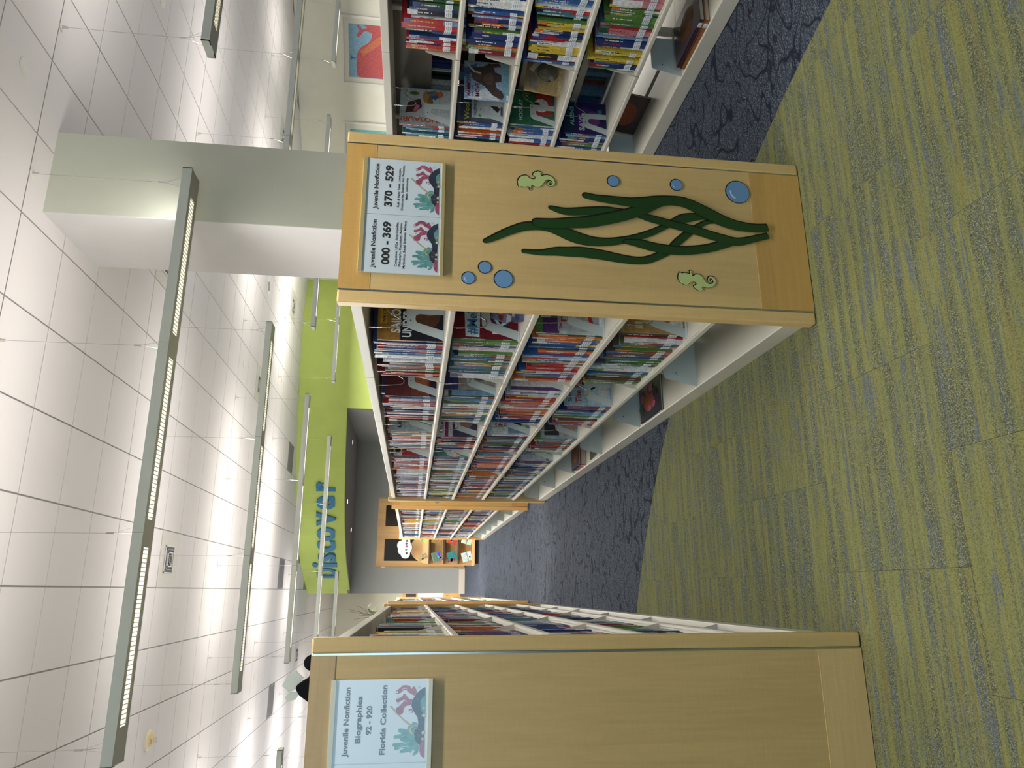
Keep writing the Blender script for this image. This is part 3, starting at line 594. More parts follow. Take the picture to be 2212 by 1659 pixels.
def sign(parent_label, x0, y, z0, wid, cards, grp=None):
    """acrylic sign holder, cards slid in between two rails; x0 = left edge"""
    t = empty('sign_holder', (x0, y, z0), label=parent_label, category='sign')
    h_ = 0.285
    box('back_plate', PAPER if False else mat('acrylic_back', (200, 214, 216), 0.3), (0, wid, -0.004, 0, 0.0, h_), t)
    box('lower_rail', RAILM, (0, wid, -0.0085, -0.004, -0.001, 0.012), t, bevel=0.001)
    box('upper_rail', RAILM, (0, wid, -0.0085, -0.004, h_-0.014, h_+0.001), t, bevel=0.001)
    for k, lines in enumerate(cards):
        cx = k*0.218+0.001
        card = box('paper_card', PAPER, (cx, cx+0.2155, -0.0058, -0.0042, 0.008, h_-0.008), t)
        art_mesh(cx, -0.0059, 0.0).obj('printed_picture', PRINT, card, colour=True)
        for (txt, px, pz, size, bold, width) in lines:
            text('lettering', txt, size, INK, face_y(cx+px, -0.0061, pz), card, bold=bold, ext=0.0001, width=width)
    m_ = MB(); m_.face([(0, -0.0090, 0), (wid, -0.0090, 0), (wid, -0.0090, h_), (0, -0.0090, h_)]); m_.obj('acrylic_cover', ACRYL, t)
    return t
C1 = [('Juvenile Nonfiction', 0.017, 0.2315, 0.0205, 0.0006, 0.180), ('000 - 369', 0.029, 0.183, 0.036, 0.0014, 0.161), ('Computers, UFOs, Encyclopedias,', 0.023, 0.157, 0.0105, 0.0002, 0.167), ('Philosophy, Psychology, Religion,', 0.023, 0.144, 0.0105, 0.0002, 0.166), ('Mythology, Social Sciences, Military', 0.016, 0.130, 0.0105, 0.0002, 0.180)]
C2 = [('Juvenile Nonfiction', 0.019, 0.2315, 0.0205, 0.0006, 0.178), ('370 - 529', 0.029, 0.183, 0.036, 0.0014, 0.161), ('Folk & Fairy Tales, Languages,', 0.029, 0.157, 0.0105, 0.0002, 0.152), ('Dictionaries, Science Fair Projects,', 0.017, 0.144, 0.0105, 0.0002, 0.177), ('Math, Astronomy', 0.060, 0.130, 0.0105, 0.0002, 0.086)]
C3 = [('Juvenile Nonfiction', 0.019, 0.2325, 0.0205, 0.0006, 0.180), ('Biographies', 0.050, 0.1985, 0.0205, 0.0006, 0.121), ('92 - 920', 0.072, 0.1695, 0.0205, 0.0006, 0.075), ('Florida Collection', 0.019, 0.130, 0.0205, 0.0006, 0.181)]

GRN = mat('seaweed_green', (30, 66, 24), 0.42, noise=0.10, nscale=3)
INKE = mat('routed_edge_black', (10, 10, 12), 0.5)
BUBM = mat('bubble_blue', (108, 150, 192), 0.45, noise=0.02, nscale=4)
SEAM = mat('seahorse_yellow_green', (188, 204, 132), 0.5, noise=0.03, nscale=9)
BWH = mat('highlight_white', (220, 232, 240), 0.5)
def smooth(pts, k=3):
    out = []
    P = [pts[0]]+list(pts)+[pts[-1]]
    for i in range(1, len(P)-2):
        p0, p1, p2, p3 = P[i-1], P[i], P[i+1], P[i+2]
        for j in range(k):
            t = j/k
            out.append(tuple(0.5*((2*p1[n])+(-p0[n]+p2[n])*t+(2*p0[n]-5*p1[n]+4*p2[n]-p3[n])*t*t+(-p0[n]+3*p1[n]-3*p2[n]+p3[n])*t**3) for n in range(3)))
    out.append(pts[-1]); return out
def strand_outline(pts, grow, cap_start=True):
    p = smooth(pts); Lf, Rt = [], []
    for i, (x, z, w_) in enumerate(p):
        a = p[max(i-1, 0)]; b = p[min(i+1, len(p)-1)]
        dx, dz = b[0]-a[0], b[1]-a[1]; l = math.hypot(dx, dz) or 1
        nx, nz = -dz/l, dx/l; ww = w_*math.sqrt(dx*dx+dz*dz)/l*abs(1) + grow
        # widths were measured across the picture; turn them to true normals
        ww = w_*min(1.0, abs(dz)/l+0.25)+grow
        Lf.append((x+nx*ww, z+nz*ww)); Rt.append((x-nx*ww, z-nz*ww))
    x, z, w_ = p[0]; a = p[1]; dx, dz = x-a[0], z-a[1]; l = math.hypot(dx, dz) or 1
    cap = []
    if cap_start:
        r = w_*0.9+grow; an = math.atan2(dz, dx)
        cap = [(x+r*math.cos(an+t), z+r*math.sin(an+t)) for t in (1.1, 0.6, 0, -0.6, -1.1)]
    return Lf[::-1]+cap[::-1][::-1] if False else (Rt[::-1], cap, Lf)
def strand(mbk, mbg, pts, y, lvl):
    for mb, grow, d in ((mbk, 0.0026, 0), (mbg, 0.0, 0.0003)):
        Rt, cap, Lf = strand_outline(pts, grow)
        R2, L2 = Rt[::-1], Lf
        dd = y-0.0005-lvl*0.0007-d
        sh = 0.0028 if grow else 0.0
        for i in range(len(L2)-1):
            mb.face([(R2[i][0]+sh, dd, R2[i][1]+sh), (L2[i][0]+sh, dd, L2[i][1]+sh), (L2[i+1][0]+sh, dd, L2[i+1][1]+sh), (R2[i+1][0]+sh, dd, R2[i+1][1]+sh)])
        x, z, w_ = pts[0]; r = w_*0.95+grow
        mb.face([(a+sh, dd+0.00005, b+sh) for a, b in circle(x, z, r, 14)])
def decorate(panel, dx, dy, y):
    """routed seaweed, bubbles and seahorses of an end panel; dx, dy shift along x and y"""
    pass
def inlay(panel, y, shift=0.0, full=True):
    def sh(p): return [(a[0]+shift,)+tuple(a[1:]) for a in p]
    if full:
        for lvl, st in enumerate((F_S, C_S, G_S, E_S, D_S, B_S, A_S)):
            bk, gn = MB(), MB(); strand(bk, gn, sh(st), y, lvl)
            e = bk.obj('seaweed_outline', INKE, panel); gn.obj('seaweed_frond', GRN, e)
    for x, z, r, hl in BUB:
        x += shift
        b = MB().prism(circle(x+0.001, z+0.001, r+0.0028, 32), XZ, y-0.0006, y+0.001).obj('bubble_outline', INKE, panel)
        b2 = MB().prism(circle(x, z, r, 32), XZ, y-0.0016, y-0.0006).obj('bubble_disc', BUBM, b)
        if hl:
            m = MB(); n = 8
            for i in range(n):
                a, c = PI*0.45+i*PI*0.42/n, PI*0.45+(i+1)*PI*0.42/n; r0, r1 = r*0.60, r*0.70
                m.face([(x+r0*math.cos(a), y-0.0018, z+r0*math.sin(a)), (x+r1*math.cos(a), y-0.0018, z+r1*math.sin(a)), (x+r1*math.cos(c), y-0.0018, z+r1*math.sin(c)), (x+r0*math.cos(c), y-0.0018, z+r0*math.sin(c))])
            m.obj('bubble_highlight', BWH, b)
    for poly in (SEA1, SEA2):
        poly = sh(poly)
        cx = sum(p[0] for p in poly)/len(poly); cz = sum(p[1] for p in poly)/len(poly)
        k = MB(); n = len(poly)
        out = []
        for i in range(n):
            a, b = poly[i-1], poly[(i+1) % n]; dx_, dz_ = b[0]-a[0], b[1]-a[1]; l = math.hypot(dx_, dz_) or 1
            out.append((-dz_/l, dx_/l))
        area_ = sum(poly[i][0]*poly[(i+1) % n][1]-poly[(i+1) % n][0]*poly[i][1] for i in range(n)); sg = -1 if area_ > 0 else 1
        k.prism(poly, XZ, y-0.0004, y+0.001)
        for i in range(n):        # routed rim that follows the outline
            j = (i+1) % n; p, q = poly[i], poly[j]; o1, o2 = out[i], out[j]; g = 0.0028*sg
            k.face([(p[0], y-0.0005, p[1]), (q[0], y-0.0005, q[1]), (q[0]+o2[0]*g+0.0016, y-0.0005, q[1]+o2[1]*g+0.0016), (p[0]+o1[0]*g+0.0016, y-0.0005, p[1]+o1[1]*g+0.0016)])
        e = k.obj('seahorse_outline', INKE, panel)
        MB().prism(poly, XZ, y-0.0016, y-0.0006).obj('seahorse_body', SEAM, e)

# ------------------------------------------------------------------ bookcases
H_TOP = 1.697; BAY = 0.914
def wc(c, k=1.0): v = s2l(c); return (v[0]*k, v[1]*k, v[2]*k, 1)
def make_panel(root, x0, x1, y0, y1, tint, tone=1.0, rails=True, front=-1):
    """veneered end panel; front = -1 when the decorated face looks to -y"""
    p = MB().box(x0+0.0495, x1-0.0495, y0+0.001, y1-0.001, 0.004, H_TOP-0.002).obj('end_panel', WOODZ, root); p.color = wc(tint, tone)
    for a, b in ((x0, x0+0.0435), (x1-0.0435, x1)):
        s_ = MB().box(a, b, y0, y1, 0.003, H_TOP).obj('edge_stile', WOODZ, p, bevel=0.006); s_.color = wc(tuple(min(255, v*1.03) for v in tint), tone)
    for a in (x0+0.0435, x1-0.0495):
        MB().box(a, a+0.006, y0+0.003, y1-0.003, 0.003, H_TOP-0.001).obj('metal_groove_strip', ALU, p)
    if rails:
        yf = y0+0.0002 if front < 0 else y1-0.0002
        for z0, z1, k in ((H_TOP-0.105, H_TOP-0.001, 0.94), (0.004, 0.205, 0.95)):
            r_ = MB().box(x0+0.0497, x1-0.0497, min(yf, yf+0.003*(-front)), max(yf, yf+0.003*(-front)), z0, z1).obj('cross_rail', WOODX, p); r_.color = wc(tuple(v*q for v, q in zip(tint, (1.02, 0.95, 0.80))), tone*k*1.02)
    return p
def shelf_mesh(depth, length, dirn):
    m = MB(); D = depth*dirn
    def bx(a, b, y0, y1, z0, z1): m.box(min(a*dirn, b*dirn), max(a*dirn, b*dirn), y0, y1, z0, z1)
    bx(0.004, depth, 0.004, length-0.004, -0.004, 0.0)
    # rolled front lip
    n = 6; r = 0.011
    pr = [(0.016, 0.0)]+[(0.0125-0.0125*math.sin(t*PI/2/n), -0.0125+0.0125*math.cos(t*PI/2/n)) for t in range(n+1)]+[(0.0, -0.026), (0.003, -0.028), (0.016, -0.028)]
    m.prism([(a*dirn, b) for a, b in pr], lambda p, q, d: (p, d, q), 0.004, length-0.004)
    return m
def bracket_mesh(depth, dirn, th=0.0016):
    poly = [(0.002, -0.02), (0.002, 0.004), (0.034, 0.142), (0.039, 0.152), (0.050, 0.155), (depth, 0.155), (depth, -0.02)]
    return MB().prism([(a*dirn, b) for a, b in poly], XZ, 0, th)
CASES = {}
def bookcase(key, name_label, face_x, dirn, y_start, nb, tops, tint, tone, sides=(0, 1), rot=0.0, far_panel=True, panel_y=None, detail=True, rails=True):
    """face_x: shelf fronts on the aisle side; dirn: +1 when depth runs to +x"""
    root = empty('bookcase', (0, 0, 0), label=name_label, category='bookcase')
    depth = 0.285; W = 0.62
    xa = face_x; xb = face_x+dirn*W
    px0, px1 = (xa-0.0185, xa-0.0185+0.6515) if dirn > 0 else (xa+0.008-0.6515, xa+0.008)
    py = panel_y if panel_y is not None else y_start-0.05
    pn = make_panel(root, px0, px1, py, py+0.045, tint, tone, rails)
    ye = y_start+nb*BAY
    if far_panel: make_panel(root, px0, px1, ye+0.005, ye+0.05, tint, tone*1.0, False, 1)
    cxm = face_x+dirn*W/2
    sm = {}; bm = {}
    for sd in sides:
        fx = xa if sd == 0 else xb; dd = dirn if sd == 0 else -dirn
        sm[sd] = shelf_mesh(depth, BAY, dd).mesh('shelf', [CREAM]); bm[sd] = bracket_mesh(depth, dd).mesh('shelf_bracket', [CREAM])
        basem = MB(); a, b = sorted((fx+dd*0.002, fx+dd*(W/2-0.02)))
        for k in range(nb):
            y0 = y_start+k*BAY
            a, b = sorted((fx+dd*0.003, fx+dd*(W/2-0.02)))
            bo = MB().box(a, b, y0+0.001, y0+BAY-0.001, 0.0, 0.081).obj('base_shelf', CREAM, root, bevel=0.003)
            a, b = sorted((fx+dd*0.012, fx+dd*(W/2-0.002)))
            MB().box(a, b, y0+0.001, y0+BAY-0.001, 1.622, 1.662).obj('canopy_top', CREAM, root, bevel=0.003)
            for z in tops:
                o = bpy.data.objects.new('shelf', sm[sd]); o.location = (fx, y0, z); link(o, root)
                if detail or k < 2:
                    for yy in (y0+0.003, y0+BAY-0.0046):
                        q = bpy.data.objects.new('shelf_bracket', bm[sd]); q.location = (0, yy-y0, 0); link(q, o)
    um = MB().box(cxm-0.018, cxm+0.018, -0.015, 0.015, 0.0, 1.622).mesh('upright_post', [CREAM])
    for k in range(nb+1):
        o = bpy.data.objects.new('upright_post', um); o.location = (0, min(max(y_start+k*BAY, y_start+0.016), ye-0.016), 0); link(o, root)
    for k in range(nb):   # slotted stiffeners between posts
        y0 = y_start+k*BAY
        MB().box(cxm-0.004, cxm+0.004, y0+0.016, y0+BAY-0.016, 1.405, 1.62).obj('centre_panel', mat('shaded_back_panel', (112, 108, 98), 0.5, noise=0.03), root)  # shade of the top recess is put into this panel's dark colour
        for z in (1.18, 0.86, 0.52, 0.2):
            MB().box(cxm-0.003, cxm+0.003, y0+0.016, y0+BAY-0.016, z-0.02, z+0.02).obj('cross_brace', CREAM, root)
    CASES[key] = dict(root=root, panel=pn, fx=face_x, d=dirn, y0=y_start, nb=nb, tops=tops, W=W, py=py)
    return root, pn
TINT1 = (208, 176, 118); TINTL = (206, 176, 116)
R1T = [1.325, 1.027, 0.702, 0.372]; R2T = [1.288, 0.978, 0.665, 0.337]
r1, pn1 = bookcase('R1', 'maple-ended cream bookcase with green seaweed panel, nearest on the aisle\'s right side', 0.94, 1, 2.37, 6, R1T, TINT1, 1.0, panel_y=2.2845)
inlay(pn1, 2.2845)
r2, pn2 = bookcase('R2', 'cream bookcase of picture books behind the seaweed bookcase, facing the swirled blue carpet', 2.63, 1, 2.231, 3, R2T, TINT1, 1.0)
l1, pnl = bookcase('L1', 'large maple-ended bookcase with the biographies sign, nearest on the aisle\'s left side', -0.138, -1, 2.32, 6, R2T, TINTL, 1.0, panel_y=2.2615, rails=False)
for (z0, z1, tn) in ((H_TOP-0.07, H_TOP-0.001, (188, 160, 112)), (0.004, 0.15, (214, 184, 126))):
    q = MB().box(-0.782+0.0505, -0.13-0.0495, 2.2612, 2.2640, z0, z1).obj('cross_rail', WOODX, pnl); q.color = wc(tn)
r3, pn3 = bookcase('R3', 'second bookcase along the right side of the aisle, bubbles on its maple end', 0.985, 1, 9.14, 6, R1T, (208, 164, 98), 1.0, panel_y=9.085, detail=False)
inlay(pn3, 9.085, 0.045, full=False)
l3, pn4 = bookcase('L3', 'second bookcase along the left side of the aisle, behind the biographies bookcase', -0.128, -1, 9.14, 6, R2T, (208, 164, 98), 1.0, panel_y=9.085, detail=False)
sign('clear sign holder with 000 - 369 and 370 - 529 cards on the seaweed panel', 1.030, 2.2842, 1.349, 0.436, [C1, C2])
sign('clear sign holder reading Biographies 92 - 920 on the left bookcase end', -0.680, 2.2610, 1.348, 0.436, [C3, C3])
C4 = [('Juvenile', 0.017, 0.2315, 0.0205, 0.0006, None), ('Nonfiction', 0.10, 0.2315, 0.0205, 0.0006, None), ('0', 0.03, 0.183, 0.036, 0.0014, None)]
sign('small white sign holder on the second right bookcase end', 1.075, 9.0845, 1.349, 0.436, [C4, C4])

# ------------------------------------------------------------------ books
PAL = [((222, 226, 226), 9, 'white'), ((196, 204, 208), 4, 'pale grey'), ((112, 150, 184), 7, 'light blue'), ((52, 92, 150), 8, 'blue'), ((34, 52, 104), 6, 'navy'), ((28, 30, 38), 7, 'black'),
       ((70, 128, 136), 4, 'teal'), ((172, 46, 48), 7, 'red'), ((122, 34, 48), 4, 'maroon'), ((206, 110, 52), 4, 'orange'), ((212, 186, 66), 4, 'yellow'), ((92, 134, 66), 4, 'green'), ((38, 76, 50), 3, 'dark green'),
       ((92, 72, 118), 3, 'purple'), ((108, 84, 66), 3, 'brown'), ((194, 168, 132), 3, 'tan'), ((190, 124, 132), 2, 'pink')]
PW = [p[1] for p in PAL]
def named(n):
    for p in PAL:
        if p[2] == n: return p
ORD = ['first', 'second', 'third', 'fourth', 'fifth', 'sixth', 'seventh', 'eighth', 'ninth', 'tenth']
def ordinal(n):
    if n < 10: return ORD[n]
    n += 1; return '%d%s' % (n, 'th' if 10 <= n % 100 <= 20 else {1: 'st', 2: 'nd', 3: 'rd'}.get(n % 10, 'th'))
SHN = ['top', 'second', 'third', 'fourth']
BOOKS = []      # every spine-out book as a record
def stack(key, sh, bay, ya, yb, seed, t_mean=0.0135, first=None, hs=(0.215, 0.285), theme=None, far_side=False, max_h=None):
    c = CASES[key]; rnd = random.Random(seed*7919+sh*131+bay*17)
    fx = c['fx'] if not far_side else c['fx']+c['d']*c['W']
    d = c['d'] if not far_side else -c['d']
    z = c['tops'][sh]+0.0006; y = ya; k = 0
    gap = (1.62 if sh == 0 else c['tops'][sh-1]-0.028)-c['tops'][sh]
    run_col = None; run_h = None
    while True:
        u = rnd.random()
        t = t_mean*(0.45+0.9*rnd.random()) if u < 0.8 else t_mean*(1.4+1.5*rnd.random())
        if y+t > yb: break
        if run_col is None or rnd.random() < 0.62:
            run_col = rnd.choices(PAL, PW)[0] if not (theme and rnd.random() < 0.35) else named(rnd.choice(theme))
            run_h = rnd.uniform(*hs)
        h = min(run_h+rnd.uniform(-0.004, 0.004) if rnd.random() < 0.5 else rnd.uniform(*hs), gap-0.012)
        dep = min(0.255, max(0.15, h*rnd.uniform(0.72, 0.92)))
        rec = dict(key=key, sh=sh, bay=bay, k=k, y=y, t=t-0.0004, z=z, h=h, dep=dep, fx=fx+d*((0.020 if key in ('L1', 'L3') else 0.014)+abs(rnd.gauss(0, 0.006))+(0.02 if rnd.random() < 0.06 else 0)), d=d, col=run_col,
                   seed=rnd.randrange(1 << 30), far=far_side)
        if k == 0 and first: rec.update(first); rec['first'] = True
        if k == 0 and first and 't' in first: t = first['t']
        rec['t'] = t-0.0004
        BOOKS.append(rec); y += t; k += 1
def jitter(c, r, a=0.12):
    f = 1+r.uniform(-a, a); return tuple(min(1.0, max(0.0, v*f)) for v in s2l(c))
def spine_bands(rec):
    r = random.Random(rec['seed']); base = jitter(rec['col'][0], r); b = []
    u = r.random(); alt = jitter(r.choices(PAL, PW)[0][0], r)
    if u < 0.35: b = [(0, 1, base)]
    elif u < 0.6: cut = r.uniform(0.72, 0.9); b = [(0, cut, base), (cut, 1, alt)]
    elif u < 0.8: cut = r.uniform(0.25, 0.4); c2 = r.uniform(0.7, 0.88); b = [(0, cut, alt), (cut, c2, base), (c2, 1, jitter(r.choices(PAL, PW)[0][0], r))]
    else: cut = r.uniform(0.4, 0.6); b = [(0, cut, base), (cut, 1, alt)]
    return base, b, r
def local_book(rec, label=True):
    """one hard-cover book in its own frame: u depth from the spine, t thickness, z up"""
    h, t, dep, d = rec['h'], rec['t'], rec['dep'], rec['d']
    base, bands, r = spine_bands(rec)
    if rec.get('cover'): base = s2l(rec['cover']); 
    if rec.get('spine'): bands = [(0, 1, s2l(rec['spine']))]
    th = min(0.002, t*0.22); m = MB()
    def bx(a, b, y0, y1, z0, z1, col): m.box(min(a*d, b*d), max(a*d, b*d), y0, y1, z0, z1, 0, col)
    bx(0.001, dep, 0, th, 0, h, base); bx(0.001, dep, t-th, t, 0, h, base)
    for a, b, c in bands: bx(0, 0.0022, 0.0003, t-0.0003, a*h, b*h, c)
    return m, base, bands, r
def real_book(rec):
    m, base, bands, r = local_book(rec)
    h, t, dep, d = rec['h'], rec['t'], rec['dep'], rec['d']
    o = m.obj('book', BOOK, None, colour=True); o.location = (rec['fx'], rec['y'], rec['z'])
    th = min(0.002, t*0.22)
    pg = MB(); a, b = sorted((0.0025*d, (dep-0.004)*d)); pg.box(a, b, th, t-th, 0.003, h-0.003); pg.obj('page_block', PAGES, o)
    if rec.get('sticker', True) and (rec['far'] is False):
        s = MB(); zz = 0.030+r.uniform(-0.003, 0.003); hh = 0.034
        a, b = sorted((-0.0003*d, 0.0*d)); s.box(a, b, 0.0004, t-0.0004, zz, zz+hh, 0, s2l((232, 240, 246)))
        if t > 0.006:
            for q in range(3):
                zq = zz+0.008+q*0.009; w_ = (t-0.004)*r.uniform(0.5, 0.9); a, b = sorted((-0.0005*d, -0.0003*d))
                s.box(a, b, t/2-w_/2, t/2+w_/2, zq, zq+0.0016, 0, s2l((60, 62, 66)))
        s.obj('call_number_label', PRINT, o, colour=True)
    lum = sum(bands[0][2])/3
    if rec.get('title'):
        tt, col, size = rec['title']
        cm = mat('title_ink_%d_%d_%d' % col, col, 0.5)
        mw = axes((0, 0, -1), (0, -1, 0) if d > 0 else (0, 1, 0), (-0.0006*d, t/2+(size*0.36 if d > 0 else -size*0.36), h*0.90))
        text('spine_title', tt, size, cm, mw, o, ext=0.0001, bold=size*0.02)
    elif t > 0.0075:
        s = MB(); ink = s2l((230, 230, 224)) if lum < 0.35 else s2l((36, 36, 44)); 
        if r.random() < 0.3: ink = s2l(r.choice([(220, 190, 60), (190, 40, 40), (240, 240, 240)]))
        z = h*r.uniform(0.80, 0.90); end = h*r.uniform(0.42, 0.6); gh = min(t*0.45, 0.007)
        while z > end:
            w_ = gh*r.uniform(0.35, 0.75)
            if r.random() > 0.16:
                a, b = sorted((-0.0005*d, -0.0001*d)); y0 = t/2-gh/2+(0.25*gh if r.random() < 0.35 else 0)
                s.box(a, b, y0, t/2+gh/2, z-w_, z, 0, ink)
            z -= w_*1.35
        s.obj('spine_title', PRINT, o, colour=True)
    if rec.get('art'): cover_art(o, rec)
    return o
def cover_art(o, rec):
    h, dep = rec['h'], rec['dep']; m = MB(); lv = 0; yb = -0.0004
    texts = []
    for e in rec['art']:
        lv += 1; y = yb-0.00012*lv
        if e[0] == 'r': _, a0, b0, a1, b1, c = e; m.face([(a0*dep, y, b0*h), (a1*dep, y, b0*h), (a1*dep, y, b1*h), (a0*dep, y, b1*h)], 0, s2l(c))
        elif e[0] == 'e': _, cx, cy, rx, ry, c = e; m.face([((cx+rx*math.cos(q*PI/9))*dep, y, (cy+ry*math.sin(q*PI/9))*h) for q in range(18)], 0, s2l(c))
        elif e[0] == 'p': _, pts, c = e; m.face([(a*dep, y, b*h) for a, b in pts], 0, s2l(c))
        elif e[0] == 't': texts.append((e, y-0.0002))
    if m.v: m.obj('cover_picture', PRINT, o, colour=True)
    for (_, tx, a, b, size, c, rot, wid), y in texts:
        text('cover_title', tx, size*h, mat('title_ink_%d_%d_%d' % c, c, 0.5), face_y(a*dep if rec['d'] > 0 else -dep+a*dep, y, b*h, rot), o, bold=size*h*0.025, ext=0.0001, width=wid*dep if wid else None)
def book_end_plate(key, sh, bay, y, label, grp='pale enamel bookends'):
    c = CASES[key]; d = c['d']; fx = c['fx']+d*0.012
    t = empty('bookend', (fx, y, c['tops'][sh]+0.0006), label=label, category='bookend', group=grp)
    P = [(0.004, 0.0), (0.012, 0.012), (0.050, 0.128), (0.056, 0.140), (0.068, 0.147), (0.150, 0.152), (0.150, 0.0), (0.116, 0.0), (0.116, 0.100), (0.110, 0.112), (0.094, 0.114), (0.080, 0.108), (0.048, 0.0)]
    MB().prism([(a*d, b) for a, b in P], XZ, -0.0018, -0.0002).obj('plate', PLATE, t)
    a, b = sorted((0.004*d, 0.150*d)); MB().box(a, b, -0.024, -0.0018, 0, 0.0015).obj('foot', PLATE, t)
    MB().lathe((0.088*d, -0.0019, 0.132), [(0.003, 0), (0.003, -0.0004)], 10, 'y').obj('rivet_hole', BLACK, t)
def wire_support(key, sh, y, label):
    c = CASES[key]; d = c['d']; zt = (1.62 if sh == 0 else c['tops'][sh-1]-0.0285)
    x = c['fx']+d*0.024
    pts = [(x, y, zt), (x+0.002*d, y, zt-0.06), (x+0.006*d, y, zt-0.112), (x+0.012*d, y, zt-0.126), (x+0.024*d, y, zt-0.132), (x+0.038*d, y, zt-0.124), (x+0.060*d, y, zt-0.085), (x+0.082*d, y, zt-0.068), (x+0.105*d, y, zt-0.078), (x+0.115*d, y, zt-0.068), (x+0.118*d, y, zt-0.02), (x+0.118*d, y, zt)]
    t = MB().tube(pts, 0.0023, 6).obj('wire_book_support', WIRE, smooth=True, label=label, category='wire support', group='wire book supports hung from the shelves')
def divider(key, y, z, label, fx=None, hgt=0.163, grp='enamel shelf dividers'):
    c = CASES[key]; d = c['d']; fx = fx if fx is not None else c['fx']+d*0.006
    t = empty('shelf_divider', (fx, y, z), label=label, category='shelf divider', group=grp)
    k = hgt/0.163
    P = [(0, 0.0), (0.034*k, 0.150*k), (0.039*k, 0.160*k), (0.050*k, 0.163*k), (0.235, 0.163*k), (0.235, 0)]
    MB().prism([(a*d, b) for a, b in P], XZ, -0.001, 0.001).obj('plate', PLATE, t)
    if key[0] == 'R':
        MB().prism([(0.042*d, 0.058), (0.078*d, 0.058), (0.062*d, 0.128), (0.056*d, 0.130)], XZ, -0.0035, -0.001).obj('pressed_clip', PLATE, t, bevel=0.001)
        MB().lathe((0.062*d, -0.0036, 0.105), [(0.0045, 0), (0.0045, -0.002), (0.002, -0.003)], 12, 'y').obj('screw', ALU, t)
    return t

